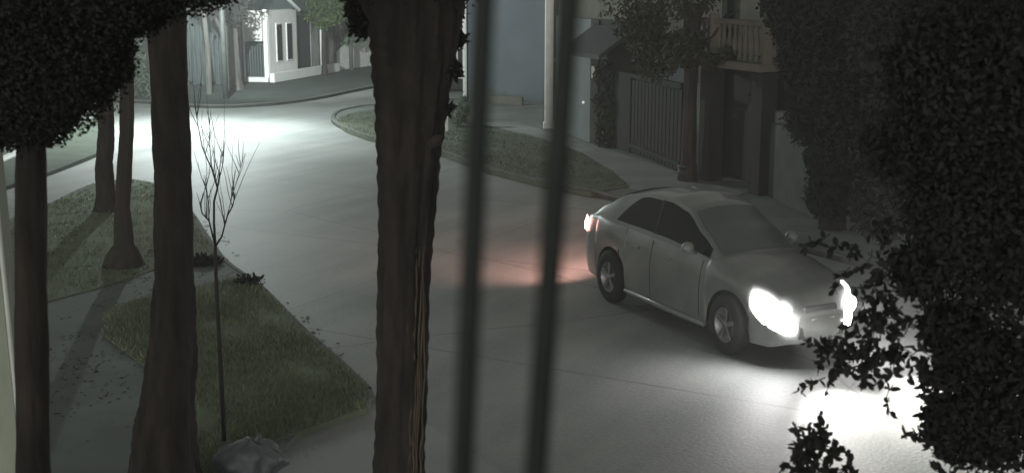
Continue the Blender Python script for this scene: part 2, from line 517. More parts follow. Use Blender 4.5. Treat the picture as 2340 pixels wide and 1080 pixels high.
# ------------------------------------------------------------------ leaves and trees
def leaves_mesh(name, blobs, n, size, m, flat=0.0, droop=0.0, shell=.55, aspect=.42, keep=None):
    """blobs: (centre, (rx,ry,rz), weight)"""
    w = np.array([b_[2] for b_ in blobs], float); w /= w.sum()
    cnt = rng.multinomial(n, w)
    Ps = []
    for (c, r, _), k in zip(blobs, cnt):
        d = rng.normal(size=(k, 3)); d /= np.linalg.norm(d, axis=1)[:, None] + 1e-9
        rad = rng.uniform(shell ** 3, 1.0, k) ** (1 / 3.) * rng.uniform(.85, 1.12, k)
        Ps.append(np.array(c)[None] + d * rad[:, None] * np.array(r)[None])
    P = np.concatenate(Ps)
    # leaf sprays: pull leaves to local clumps
    if keep is not None:
        P = P[keep(P)]
    n = len(P)
    ax = rng.normal(size=(n, 3)); ax[:, 2] = ax[:, 2] * (1 - flat) - droop
    ax /= np.linalg.norm(ax, axis=1)[:, None]
    up = rng.normal(size=(n, 3)) * (1 - flat * .7); up[:, 2] += flat * 1.5
    sd = np.cross(ax, up); sd /= np.linalg.norm(sd, axis=1)[:, None] + 1e-9
    nm = np.cross(sd, ax)
    s = size * rng.uniform(.6, 1.3, n)[:, None]
    prof = [(0, 0, 0), (.3, aspect * .5, .06), (.72, aspect * .38, .03), (1, 0, -.08), (.72, -aspect * .38, .03), (.3, -aspect * .5, .06)]
    V = np.stack([P + ax * s * a + sd * s * b_ + nm * s * c_ for a, b_, c_ in prof], 1)
    me = bpy.data.meshes.new(name)
    me.vertices.add(n * 6); me.vertices.foreach_set('co', V.ravel())
    base = (np.arange(n) * 6)[:, None]
    q = np.concatenate([base + np.array([[0, 1, 2, 3]]), base + np.array([[0, 3, 4, 5]])], 1).astype(np.int32)
    me.loops.add(n * 8); me.loops.foreach_set('vertex_index', q.ravel())
    me.polygons.add(n * 2); me.polygons.foreach_set('loop_start', np.arange(0, n * 8, 4, dtype=np.int32))
    me.update(calc_edges=True); me.validate()
    me.materials.append(m)
    return me

def trunk_mesh(name, pts, rads, m, flute=.10, nf=9, n=36, seed=0, rings=60, lump=.05):
    """tapered trunk through the points with fluted bark, built as one mesh"""
    rs = np.random.default_rng(seed)
    pts = [Vector(p) for p in pts]
    ph = rs.uniform(0, 6.28, 8)
    P = []
    for i in range(rings):
        t = i / (rings - 1) * (len(pts) - 1)
        k = min(int(t), len(pts) - 2); f = t - k
        f2 = f * f * (3 - 2 * f) * .35 + f * .65
        c = pts[k].lerp(pts[k + 1], f2); r = rads[k] * (1 - f) + rads[k + 1] * f
        row = []
        for j in range(n + 1):
            a = 2 * math.pi * j / n
            rr = r * (1 + flute * (.5 * math.sin(nf * a + ph[0] + t * .9) + .3 * math.sin((nf * 2 + 1) * a + ph[1] - t * 1.7) + .25 * math.sin(3 * a + ph[2] + t * .5))
                      + lump * math.sin(t * 3.1 + ph[3] + a) * .7 + lump * .6 * math.sin(t * 7.3 + ph[4] + 2 * a))
            rr += r * flute * .25 * math.sin(t * 23 + a * 5 + ph[5])
            row.append((c.x + math.cos(a) * rr, c.y + math.sin(a) * rr, c.z))
        P.append(row)
    b = MB(); b.grid(P, True)
    return b

def px_m(r, d):  # radius in view units to metres at depth d
    return r * d / FPX

def limbs(b, start, n, length, r, up=.5, seed=0, sub=2):
    rs = random.Random(seed)
    for i in range(n):
        a = rs.uniform(0, 6.28); L = length * rs.uniform(.6, 1.1)
        p = Vector(start) + Vector((0, 0, rs.uniform(-.5, .3)))
        pts = [p]; d = Vector((math.cos(a), math.sin(a), up))
        for k in range(4):
            d = (d + Vector((rs.uniform(-.3, .3), rs.uniform(-.3, .3), rs.uniform(-.1, .35)))).normalized()
            p = p + d * L / 4; pts.append(p)
        b.tube(pts, [r * (1 - .2 * k) for k in range(5)], 7)

# --- slim tree with near dark crown at the upper left
def ball(px, py, d, rpx, ry=None, wgt=1.0):
    c = at_y(px, py, d)
    r = px_m(rpx, d)
    return (tuple(c), (r, ry if ry else r, r), wgt)

t = thing('tree', 'slim dark tree at the left edge whose dense black crown fills the upper left corner', 'tree', (-2.32, 6.0, .1), group='trees of the near verge')
tp = [at_y(86, 1500, 6.0), at_y(75, 1080, 6.0), at_y(72, 700, 6.0), at_y(70, 330, 6.0), at_y(90, 100, 6.05)]
tp[0] = Vector((tp[1].x + .05, 6.0, .08))
trunk_mesh('trunk', tp, [.105, .082, .075, .068, .06], M['bark'], seed=3, flute=.06).build('trunk', M['bark'], t)
bl = [ball(40, 60, 6.0, 262, .5, 5), ball(-60, 150, 6.0, 190, .5, 3), ball(110, 140, 5.9, 165, .4, 3), ball(90, 260, 5.95, 78, .25, 1.2), ball(245, -65, 6.0, 160, .45, 2.5), ball(290, -20, 6.0, 105, .35, 2), ball(400, -110, 6.1, 150, .45, 2),
      ball(470, -85, 6.1, 105, .4, 1.3), ball(150, -150, 6.2, 280, .6, 2), ball(15, 280, 6.0, 60, .25, .7), ball(205, 130, 5.9, 95, .3, 1.2)]
cr = link('crown', leaves_mesh('crown', bl, 130000, .019, M['leaf_dark'], shell=.4, aspect=.7), t)

# --- three trunks on the near verge
def verge_tree(label, base, top_px, d, rads, zs_px, seed, crown_z=6.8, crown_r=1.7, nl=5000, m=None, flute=.08):
    t = thing('tree', label, 'tree', base, group='trees of the near verge')
    b = trunk_mesh('trunk', zs_px, rads, None, seed=seed, flute=flute)
    top = Vector(zs_px[-1])
    limbs(b, (top.x, top.y, top.z - .3), 6, 2.2, rads[-1] * .5, .8, seed)
    b.build('trunk', m or M['bark'], t)
    blobs = []
    rs = random.Random(seed)
    for i in range(7):
        blobs.append(((top.x + rs.uniform(-1, 1) * crown_r * .7, top.y + rs.uniform(-1, 1) * crown_r * .7, crown_z + rs.uniform(-.6, 1.4)), (crown_r * .55,) * 2 + (crown_r * .45,), 1))
    link('crown', leaves_mesh('crown', blobs, nl, .13, M['leaf_dark']), t)
    return t
bA = at(245, 480, .12)
verge_tree('dark trunk standing farthest back on the grass verge, leftmost of the three verge trunks', bA, None, 27,
           [.30, .20, .175, .165, .15, .13], [bA + Vector((-.02, 0, -.05)), bA + Vector((0, 0, .25)), bA + Vector((0, 0, 1.0)), at_y(243, 300, bA.y), at_y(240, 200, bA.y), at_y(238, 0, bA.y) + Vector((0, 0, 1.6))], 11)
bB = at(287, 604, .12)
verge_tree('slender brownish trunk with a spread mossy foot in the middle of the grass verge', bB, None, 22,
           [.40, .17, .125, .115, .11, .10], [bB + Vector((-.05, 0, -.05)), bB + Vector((0, 0, .35)), bB + Vector((0.0, 0, 1.0)), at_y(290, 300, bB.y), at_y(290, 120, bB.y), at_y(288, 0, bB.y) + Vector((0, 0, 1.4))], 12, m=M['bark_warm'])
bC = at(372, 1120, .12)
verge_tree('thick straight trunk in front of the paved verge path, flared at its foot', bC, None, 12,
           [.36, .27, .225, .18, .165, .165, .155], [bC + Vector((0, 0, -.05)), at_y(378, 960, bC.y), at_y(392, 800, bC.y), at_y(399, 640, bC.y), at_y(393, 400, bC.y), at_y(386, 150, bC.y), at_y(380, -40, bC.y) + Vector((0, 0, 1.8))], 13, crown_z=7.0, flute=.10)

# --- the big trunk in the middle
D4 = 8.0
tb = Vector((at_y(915, 1080, D4).x, D4, .03))
t = thing('tree', 'massive fissured dark trunk rising through the middle of the view, broadening and forking upwards', 'tree', tb, group='trees of the near verge')
b = trunk_mesh('trunk', [tb + Vector((0, 0, -.03)), at_y(914, 1150, D4), at_y(914, 1000, D4), at_y(920, 780, D4), at_y(925, 560, D4), at_y(934, 380, D4), at_y(938, 240, D4), at_y(942, 110, D4), at_y(944, -20, D4), at_y(940, -160, D4)],
               [.30, .175, .158, .162, .168, .19, .222, .252, .268, .25], None, seed=21, flute=.11, nf=11, n=64, rings=120, lump=.02)
b.tube([at_y(985, 230, D4), at_y(1018, 90, D4), at_y(1042, -40, D4), at_y(1075, -220, D4)], [.10, .085, .075, .06], 12)
b.tube([at_y(900, 60, D4), at_y(850, 10, D4 + .1), at_y(815, -90, D4 + .1)], [.12, .075, .06], 10)
b.tube([at_y(975, 330, D4 - .1), at_y(1000, 320, D4 - .15), at_y(1012, 312, D4 - .2)], [.05, .04, .015], 8)
b.build('trunk', M['bark'], t)
# long strips of lighter brown bark down the right flank
for k, (px0, y0, y1, w_) in enumerate([(951, 590, 1085, .011), (961, 640, 1100, .009), (944, 690, 860, .008), (969, 560, 930, .008), (956, 820, 1100, .010), (966, 950, 1110, .008), (941, 880, 1090, .007), (962, 500, 640, .007), (948, 1000, 1120, .010), (972, 700, 1050, .006), (936, 640, 760, .005), (955, 440, 600, .006)]):
    pts = [at_y(px0 + 2.5 * math.sin(j * 1.7 + k) - (j * 1.1), y0 + (y1 - y0) * j / 7, D4 - .142 + .003 * math.sin(j * 2 + k) + .0006 * (px0 - 944) * 2.2) for j in range(8)]
    MB().tube(pts, [w_ * (.4 + .6 * math.sin(math.pi * (j + .5) / 8)) for j in range(8)], 6).build('bark_strip', mat('brown_bark', (.14, .105, .078), .9, .6, 30, stretch=(1, 1, .1)) if k == 0 else bpy.data.materials['brown_bark'], t)
bl = [ball(835, 20, D4 + .3, 44, .2, 1.2), ball(1020, 20, D4 + .1, 40, .2, 1), ball(1040, 90, D4 + .1, 22, .1, .4), ball(1000, -160, D4, 180, .8, 2), ball(850, -150, D4, 150, .8, 2), ball(825, 60, D4 + .3, 26, .12, .4), ball(1030, 160, D4, 22, .1, .4), ball(1022, 250, D4, 10, .06, .08)]
link('crown', leaves_mesh('crown', bl, 11000, .042, M['leaf_dark'], shell=.1), t)

# --- bare sapling
bs = at(512, 1005, Zg)
t = thing('sapling', 'thin leafless sapling with upright twigs growing from the triangular grass verge', 'sapling', bs)
b = MB()
ys = bs.y
b.tube([bs, at_y(505, 850, ys), at_y(497, 700, ys), at_y(492, 600, ys), at_y(492, 560, ys)], [.026, .024, .021, .018, .017], 8)
b.build('stem', M['twig'], t)
def branch(pts, r0_, r1_, depth=0.0, twigs=6, seed=0, tl=110):
    rs = random.Random(seed)
    bb = MB()
    P = [at_y(x, y, ys + depth * k / max(1, len(pts) - 1)) for k, (x, y) in enumerate(pts)]
    n = len(P)
    bb.tube(P, [r0_ + (r1_ - r0_) * k / (n - 1) for k in range(n)], 6)
    for i in range(twigs):
        k = rs.uniform(.25, 1) * (n - 1); k0 = min(int(k), n - 2)
        p = P[k0].lerp(P[k0 + 1], k - k0)
        d = Vector((rs.uniform(-.45, .45), rs.uniform(-.3, .3), 1)).normalized()
        L = px_m(tl, ys) * rs.uniform(.3, 1.1)
        tw = [p]
        for q in range(4):
            d = (d + Vector((rs.uniform(-.14, .14), rs.uniform(-.1, .1), .12))).normalized()
            tw.append(tw[-1] + d * L / 4)
        bb.tube(tw, [.0045, .0036, .003, .0022, .0014], 5)
    bb.build('branch', M['twig'], t)
branch([(492, 560), (489, 510), (489, 460), (497, 430), (490, 405), (484, 385), (473, 362), (462, 335), (455, 300), (448, 258), (443, 232)], .015, .003, 0, 12, 1, 150)
branch([(492, 560), (484, 530), (478, 505), (462, 487), (456, 462)], .012, .006, -.1, 8, 2, 90)
branch([(493, 562), (507, 540), (512, 520), (520, 492), (532, 470), (538, 440)], .012, .005, .15, 10, 3, 170)
branch([(497, 430), (502, 405), (508, 380), (510, 350)], .008, .003, .1, 6, 4, 130)
branch([(478, 505), (476, 460), (472, 430), (468, 400)], .007, .003, -.1, 6, 5, 90)
branch([(520, 492), (530, 450), (545, 400), (560, 350)], .005, .002, .2, 7, 6, 110)
branch([(484, 385), (480, 340), (478, 300), (482, 250)], .006, .0016, 0, 5, 7, 90)

# ------------------------------------------------------------------ street lamp and utility pole
pb = at(516, 226, .1)
t = thing('utility_pole', 'tall pale utility pole on the far verge left of the cream corner house', 'pole', pb)
MB().tube([pb, pb + Vector((0, 0, 4)), pb + Vector((0, 0, 8.6))], [.12, .10, .08], 12).build('shaft', M['pole_metal'], t)
MB().box(pb + Vector((0, 0, 8.0)), (1.6, .1, .12)).build('crossarm', M['pole_metal'], t)
pb = Vector((-13.5, 42.0, .1))
t = thing('street_lamp', 'street lamp whose post hides behind the leftmost verge trunk and whose light floods the road', 'street lamp', pb)
MB().tube([pb, pb + Vector((0, 0, 3.2)), pb + Vector((0, 0, 6.3))], [.085, .07, .055], 12).build('pole', M['pole_metal'], t)
top = pb + Vector((0, 0, 6.2))
MB().tube([top, top.lerp(LAMP + Vector((0, 0, .35)), .5) + Vector((0, 0, .35)), LAMP + Vector((-.3, 0, .3))], [.04, .035, .03], 8).build('arm', M['pole_metal'], t)
MB().box(LAMP + Vector((0, 0, .26)), (.66, .28, .12)).build('lamp_head', M['pole_metal'], t)
MB().box(LAMP + Vector((0, 0, .17)), (.5, .22, .03)).build('lamp_glass', M['lamp_glow'], t)
lo = lamp('street_light_and_fill', 'POINT', LAMP, 3900, (.86, 1.0, .985), shadow_soft_size=.10)
lo = lamp('street_light_and_fill', 'SPOT', LAMP - Vector((0, 0, .02)), 7800, (.90, 1.0, .985), shadow_soft_size=.10, spot_size=R(112), spot_blend=1.0)
lo.rotation_euler = Vector((-.7, -2.0, -6.3)).to_track_quat('-Z', 'Y').to_euler()

lo = lamp('street_light_and_fill', 'SPOT', LAMP + Vector((0, .02, 0)), 16000, (.92, 1.0, .985), shadow_soft_size=.10, spot_size=R(64), spot_blend=.9)
lo.rotation_euler = Vector((.02, 1, -.18)).to_track_quat('-Z', 'Y').to_euler()   # added spot at the lamp head, brightens the corner house

# ------------------------------------------------------------------ corner house (cream)
def on_base(px, d_along): pass
cA = at(559, 186, .1); cB = at(612, 187, .1); cC = at(676, 176, .1); cD = at(848, 151, .1)
t = thing('house', 'cream corner house with white gable boards and two narrow dark windows', 'house', cB)
def V2(a): return Vector((a[0], a[1]))
def lerp2(a, b, f): return V2(a).lerp(V2(b), f)
nrm = Vector((-(V2(cC) - V2(cB)).y, (V2(cC) - V2(cB)).x)).normalized()
if nrm.y < 0: nrm = -nrm
zt = 3.35
b = MB()
b.wall(V2(cB), V2(cC), .1, zt, .25)
# wall returns behind
b.wall(V2(cC) + nrm * .3, V2(cC) + nrm * 7, .1, zt, .25)
b.wall(V2(cA) + Vector((0, 3.2)), V2(cB) + Vector((.2, 3.2)), .1, zt, .25)
b.build('wall', M['cream'], t)
MB().wall(V2(cA), V2(cB) - Vector((.15, 0)), 1.95, zt, .2).build('porch_lintel', M['cream'], t)
# porch: dark slatted gate under the lintel
b = MB()
n_ = 9
for i in range(n_):
    p = lerp2(cA, cB, (i + .5) / n_)
    b.box((p.x, p.y + .02, 1.05), (.09, .04, 1.55))
b.build('porch_gate', M['hedge_wood'], t)
MB().wall(V2(cA) + Vector((.05, .35)), V2(cB) + Vector((-.2, .35)), .3, 1.95, .1).build('porch_screen', M['green_metal'], t)
for p in (cA, cB):
    MB().box((p.x, p.y - .08, zt / 2 + .05), (.2, .2, zt)).build('post', M['white_paint'], t)
MB().wall(V2(cA) + Vector((-.1, -.15)), V2(cB) + Vector((.1, -.15)), .1, .32, .3).build('plinth', M['white_paint'], t)
for f in (.34, .70):
    c0 = lerp2(cB, cC, f - .095); c1 = lerp2(cB, cC, f + .095)
    off = -nrm * .14
    w = MB().wall(c0 + off, c1 + off, .95, 2.75, .06).build('window', M['white_paint'], t)
    MB().wall(c0.lerp(c1, .10) + off * 1.28, c0.lerp(c1, .90) + off * 1.28, 1.02, 2.68, .03).build('pane', M['dark_glass'], w)
# gabled roof, ridge facing the street: front gable over the porch
gl = V2(cA) + Vector((-.9, -.6)); gr = V2(cC) + Vector((.4, -.6)); gm = gl.lerp(gr, .45)
b = MB()
zr = zt + 2.1
for a_, c_ in ((gl, gm), (gm, gr)):
    za, zc = (zt, zr) if a_ is gl else (zr, zt)
    q = [(a_.x, a_.y, za), (c_.x, c_.y, zc), (c_.x + 2, c_.y + 8, zc), (a_.x + 2, a_.y + 8, za)]
    q2 = [(x, y, z - .14) for x, y, z in q]
    b.add(q + q2, [[0, 1, 2, 3], [7, 6, 5, 4], [0, 4, 5, 1], [1, 5, 6, 2], [2, 6, 7, 3], [3, 7, 4, 0]])
b.build('roof', M['roof_teal'], t)
b = MB()
b.add([(gl.x + .5, gl.y + .35, zt - .03), (gr.x - .2, gr.y + .35, zt - .03), (gm.x, gm.y + .35, zr - .25), (gl.x + .5, gl.y + .55, zt - .03), (gr.x - .2, gr.y + .55, zt - .03), (gm.x, gm.y + .55, zr - .25)],
      [[0, 1, 2], [5, 4, 3], [0, 3, 4, 1], [1, 4, 5, 2], [2, 5, 3, 0]])
b.build('gable', M['roof_teal'], t)
for a_, c_ in ((gl, gm), (gm, gr)):
    za, zc = (zt, zr) if a_ is gl else (zr, zt)
    MB().tube([(a_.x, a_.y - .04, za - .06), (c_.x, c_.y - .04, zc - .06)], .11, 4).build('bargeboard', M['white_paint'], t)
b = MB().tube([lerp2(gl, gm, .35).to_3d() + Vector((0, .2, zt + .1)), lerp2(gl, gm, 1.2).to_3d() + Vector((0, .2, zt + .75))], .05, 6)
b.build('gable_strut', M['white_paint'], t)
cE = lerp2(cC, cD, .03)
# side wing, mottled wall behind the little tree
t = thing('garden_wall', 'mottled pale wall with a dark gateway between the cream house and the white wall', 'wall', (cC.x, cC.y, .1))
w0 = V2(at(703, 172, .1)) + Vector((0, .8)); w1 = V2(at(772, 160, .1)) + Vector((0, .8))
MB().wall(w0, w1, .1, 2.9, .2).build('wall', mat('mottled_plaster', (.34, .33, .31), .9, .6, 1.6, col2=(.10, .10, .10), stretch=(2, 2, .6)), t)
MB().wall(V2(at(678, 176, .1)) + Vector((0, .9)), w0, .1, 3.0, .12).build('gate', M['wood_dark'], t)
w = V2(at(737, 167, .1)); MB().box((w.x, w.y + .3, 1.45), (.22, .22, 2.7)).build('post', M['white_paint'], t)
t = thing('low_wall', 'low bright white plinth wall along the verge of the cream house', 'wall', (cC.x, cC.y, .1))
MB().wall(V2(at(622, 189, .1)), V2(at(772, 163, .1)), .1, .52, .25).build('wall', M['white_paint'], t)
# white wall with rounded top at the right
t = thing('white_wall', 'bright white boundary wall with a rounded end just left of the big trunk', 'wall', tuple(at(800, 158, .1)))
a0 = at(770, 161, .1); a1 = at(852, 150, .1)
b = MB(); P0 = []; P1 = []
for i in range(17):
    f = i / 16; p = V2(a0).lerp(V2(a1), f)
    h = 1.05 + .85 * math.sin(min(1, f * 1.25) * math.pi / 2) - (.8 * max(0, (f - .75) / .25) ** 2)
    P0.append([(p.x, p.y, .08), (p.x, p.y, h)]); P1.append([(p.x + .05, p.y + .22, .08), (p.x + .05, p.y + .22, h)])
rows = [[P0[i][0], P0[i][1], P1[i][1], P1[i][0]] for i in range(17)]
b.grid(rows, smooth=False)
b.build('wall', M['white_paint'], t)
# tree with green crown by that house
pt = at(742, 172, .1)
t = thing('tree', 'small street tree with a lit green crown in front of the cream corner house', 'tree', pt, group='trees across the street')
trunk_mesh('trunk', [pt, pt + Vector((0, 0, 1.2)), pt + Vector((.02, 0, 2.6)), pt + Vector((0, 0, 4))], [.15, .12, .11, .09], None, seed=5).build('trunk', M['bark'], t)
yy = pt.y
bl = [ball(742, 5, yy, 44, 1.0, 2), ball(712, 18, yy - .4, 26, .7, 1), ball(770, 22, yy, 32, .8, 1.2), ball(740, 45, yy - .3, 22, .5, .8), ball(810, 0, yy, 26, .7, 1), ball(760, -50, yy, 70, 1.3, 2), ball(725, -20, yy, 36, 1, 1)]
link('crown', leaves_mesh('crown', bl, 5200, .19, M['leaf_green'], droop=.5), t)
pt = at(806, 158, .1) + Vector((0, -.5, 0))
t = thing('tree', 'pale grey leaved tree drooping over the white wall beside the green street tree', 'tree', pt, group='trees across the street')
trunk_mesh('trunk', [pt, pt + Vector((0, 0, 1.5)), pt + Vector((.05, 0, 3.6))], [.10, .09, .07], None, seed=6).build('trunk', M['bark_pale'], t)
yy = pt.y
bl = [ball(806, 40, yy, 28, .8, 2), ball(795, 80, yy, 20, .5, 1), ball(822, 78, yy, 18, .5, .8), ball(800, -10, yy, 40, 1, 1.5)]
link('crown', leaves_mesh('crown', bl, 2200, .20, M['leaf_pale'], droop=1.0), t)

# ------------------------------------------------------------------ dark hedge fence at the far left
f0 = V2(at(420, 196, .1)); f1 = V2(at(556, 192, .1))
t = thing('board_fence', 'tall dark teal board fence in shade left of the cream corner house', 'fence', (f0.x, f0.y, .1))
b = MB(); rs = random.Random(3); n_ = 26
for i in range(n_):
    p = f0.lerp(f1, (i + .5) / n_)
    b.box((p.x, p.y + rs.uniform(-.08, .08), 1.75 + rs.uniform(-.1, .1)), (.10, .05, 3.3 + rs.uniform(-.5, .3)))
b.build('boards', M['hedge_wood'], t)
MB().wall(f0 + Vector((0, .25)), f1 + Vector((0, .25)), .1, 3.4, .06).build('backing', M['dark_void'], t)
pt = at(453, 189, .1) + Vector((0, -.4, 0))
t = thing('planter', 'small bright white notched planter box standing before the dark fence', 'planter', pt)
b = MB()
for dx, s_ in ((-.2, .20), (.2, .20)):
    b.box((pt.x + dx, pt.y, pt.z + .28), (s_, .3, .56))
b.box((pt.x, pt.y, pt.z + .10), (.2, .3, .2))
b.build('box', M['white_paint'], t)
pt = at(533, 205, .1)
t = thing('tree', 'broad brown trunk with upswept limbs beside the cream house porch', 'tree', pt, group='trees across the street')
b = trunk_mesh('trunk', [pt, pt + Vector((0, 0, .5)), pt + Vector((0, 0, 2.5)), pt + Vector((-.1, 0, 4.5))], [.48, .34, .30, .34], None, seed=8, flute=.12)
b.tube([pt + Vector((-.1, 0, 1.9)), pt + Vector((-.6, 0, 3.2)), pt + Vector((-1.0, .2, 4.8))], [.18, .14, .11], 10)
b.build('trunk', M['bark_pale'] if False else mat('bark_mid', (.12, .115, .105), .95, .6, 5, bump=.03, stretch=(1, 1, .15)), t)
bl = [ball(520, 12, pt.y, 34, .8, 1), ball(535, 40, pt.y - .3, 18, .4, .8), ball(500, -40, pt.y, 90, 1.4, 2), ball(470, 10, pt.y, 26, .6, .8)]
link('crown', leaves_mesh('crown', bl, 2600, .2, M['leaf_dark']), t)
# slim lit trunks among the dark
for (px, py, r_, lab) in ((478, 215, .10, 'slim pale trunk before the middle of the dark board fence'), (428, 195, .09, 'slim pale trunk at the left end of the dark board fence')):
    pt = at(px, py, .1)
    t = thing('tree', lab, 'tree', pt, group='trees across the street')
    trunk_mesh('trunk', [pt, pt + Vector((.03, 0, 2)), pt + Vector((-.15, 0, 4.5))], [r_ * 1.3, r_, r_ * .8], None, seed=px).build('trunk', M['bark_pale'], t)
    bl = [ball(px - 5, -50, pt.y, 50, 1.0, 1)]
    link('crown', leaves_mesh('crown', bl, 600, .2, M['leaf_dark']), t)
# bright wall end and bush seen between the left trunks
pt = at(336, 205, .1) + Vector((0, 2, 0))
t = thing('gate_pillar', 'tall white gate pillar glimpsed between the left trunks', 'pillar', pt)
MB().box((pt.x + .05, pt.y, 1.6), (.38, .38, 3.1)).build('shaft', M['white_paint'], t)
MB().box((pt.x + .05, pt.y, 3.22), (.5, .5, .12)).build('cap', M['white_paint'], t)
pt = at(318, 222, .1)
t = thing('shrub', 'ragged pale shrub lit at the foot of the white gate pillar', 'shrub', pt)
link('leaves', leaves_mesh('leaves', [((pt.x, pt.y, .7), (.5, .5, .6), 1), ((pt.x + .5, pt.y, .45), (.35, .4, .4), 1), ((pt.x - .1, pt.y + .2, 1.6), (.35, .4, .8), .8)], 1500, .16, M['leaf_pale'], droop=.3), t)
MB().tube([pt, pt + Vector((0, 0, .9)), pt + Vector((-.1, 0, 1.7))], [.05, .04, .02], 6).build('stem', M['twig'], t)

# ------------------------------------------------------------------ houses on the right side of the street
# blue-grey house
a0 = V2(at(1066, 224, .1)); a1 = V2(at(1252, 232, .1))
t = thing('house', 'tall blue grey rendered house behind the two grille bars', 'house', (a0.x, a0.y, .1))
b = MB(); b.wall(a0, a1, .1, 7.0, .25); b.wall(a0 + Vector((0, .3)), a0 + Vector((.6, 8)), .1, 7.0, .25); b.build('wall', M['blue_grey'], t)
MB().box((a0.x - .05, a0.y - .18, 3.5), (.16, .16, 6.8)).build('corner_board', M['white_paint'], t)
def win(px0, px1, py0, py1, y, par, frame='white_paint', pane='dark_glass', proud=.2):
    p = at_y(px0, py0, y - proud); q = at_y(px1, py1, y - proud)
    cx, cz = (p.x + q.x) / 2, (p.z + q.z) / 2; w_, h_ = abs(q.x - p.x), abs(p.z - q.z)
    f = MB()
    s = min(w_, h_) * .14
    f.box((cx - w_ / 2 + s / 2, p.y, cz), (s, .09, h_)); f.box((cx + w_ / 2 - s / 2, p.y, cz), (s, .09, h_))
    f.box((cx, p.y, cz + h_ / 2 - s / 2), (w_ - 2 * s, .09, s)); f.box((cx, p.y, cz - h_ / 2 + s / 2), (w_ - 2 * s, .09, s))
    fo = f.build('window', M[frame], par)
    MB().box((cx, p.y + .02, cz), (w_ - 2 * s, .03, h_ - 2 * s)).build('pane', M[pane], fo)
    return fo
win(1120, 1164, 58, 106, a0.y, t, frame='blue_grey')
MB().box(tuple(at_y(1143, 109, a0.y - .25)), (1.0, .2, .08)).build('sill', M['grey_plaster'], t)
b = MB()
for i in range(3):
    b.box((at(1160, 232, .1).x, a0.y - .35 - .32 * i, .1 + .28 - .09 * i), (1.7, .33, .56 - .18 * i))
b.build('steps', M['grey_plaster'], t)
MB().wall(a0 + Vector((.2, -1.6)), a1 + Vector((-1.0, -1.6)), .1, .42, .12).build('planter_edge', M['beige'], t)
# neighbour seen in the gap right of the big trunk
t = thing('house', 'beige neighbour house with one small white framed window right of the big trunk', 'house', tuple(at(1040, 205, .1)))
ny = at(1040, 205, .1).y
MB().box((at_y(1040, 100, ny).x + .3, ny + 2, 3.4), (3.2, 4, 6.6)).build('wall', M['brown'], t)
win(1043, 1066, 108, 180, ny - .0, t)
t = thing('gate_post', 'thin bright white gate post touching the right edge of the big trunk', 'post', tuple(at(1021, 300, .11)))
p = at(1021, 300, .11); MB().box((p.x, p.y, .6), (.10, .10, 1.0)).build('post', M['white_paint'], t); MB().box((p.x, p.y, 1.13), (.15, .15, .06)).build('cap', M['white_paint'], t)
pt = at(1045, 290, .11)
t = thing('shrub', 'pale green shrub beside the thin white gate post', 'shrub', pt)
link('leaves', leaves_mesh('leaves', [((pt.x, pt.y, .45), (.28, .3, .4), 1), ((pt.x + .2, pt.y, .7), (.2, .3, .5), 1)], 800, .10, M['leaf_pale']), t)
MB().tube([pt, pt + Vector((.02, 0, .6))], [.03, .02], 6).build('stem', M['twig'], t)

# white pillar
p = at(1254, 292, .11)
t = thing('pillar', 'tall square white pillar between the blue grey house and the grey house', 'pillar', p)
MB().box((p.x, p.y, 3.6), (.27, .27, 7.0)).build('shaft', M['white_paint'], t)
MB().box((p.x, p.y, .2), (.36, .36, .2)).build('base', M['white_paint'], t)
# grey house
g0 = V2(at(1264, 296, .11)); g1 = V2(at(1356, 326, .11)); g2 = V2(at(1436, 352, .11))
t = thing('house', 'grey house with a cream upper storey and a sloping awning over its vines', 'house', (g0.x, g0.y, .1))
b = MB(); b.wall(g0 + Vector((.2, .1)), g1, .1, 3.7, .25); b.build('wall', M['grey_plaster'], t)
MB().wall(g1 + Vector((.15, .3)), g2 + Vector((.15, .3)), .1, 3.7, .22).build('side_wall', M['brown'], t)
b = MB(); b.wall(g0 + Vector((.25, .1)), g2 + Vector((.2, .35)), 3.7, 6.5, .22); b.build('upper_wall', M['cream'] if False else M['beige'], t)
# awning
dg = (g2 - g1).normalized(); ng = Vector((dg.y, -dg.x)) 
if ng.x > 0: ng = -ng
q0 = g1 + dg * -.1; q1 = g2 + dg * .2
b = MB()
pts = [(q0.x, q0.y, 3.55), (q1.x, q1.y, 3.55), (q1.x + ng.x * 1.0, q1.y + ng.y * 1.0, 2.85), (q0.x + ng.x * 1.0, q0.y + ng.y * 1.0, 2.85)]
b.add(pts + [(x, y, z - .12) for x, y, z in pts], [[0, 1, 2, 3], [7, 6, 5, 4], [0, 4, 5, 1], [1, 5, 6, 2], [2, 6, 7, 3], [3, 7, 4, 0]])
b.build('awning', M['roof_grey'], t)
p = at_y(1333, 234, V2(g0).lerp(V2(g1), .75).y - .3)
MB().box(p, (.07, .07, .07)).build('bell_light', mat('bell_glow', (.7, .7, .7), .5, 0, 1, emis=(1, 1, 1), estr=.5), t)
p = at_y(1356, 165, g1.y - .45)
MB().box(p, (.10, .10, .34)).build('wall_lantern', mat('lantern_glass', (.75, .75, .72), .3, .1, 5), t)
pt = Vector((g1.x + .35, g1.y - .9, .11))
t = thing('climbing_plant', 'dark vine climbing the grey house wall under the awning', 'vine', pt)
bl = [ball(1392, 170, g1.y - .9, 34, .3, 1), ball(1390, 230, g1.y - .9, 34, .3, 1), ball(1392, 285, g1.y - .9, 32, .3, 1), ball(1385, 320, g1.y - .9, 25, .3, .5)]
link('leaves', leaves_mesh('leaves', bl, 2600, .12, M['leaf_olive'], droop=1.2), t)
MB().tube([pt, pt + Vector((.05, 0, 1.2)), pt + Vector((-.05, 0, 2.4))], [.05, .04, .02], 7).build('stem', M['twig'], t)

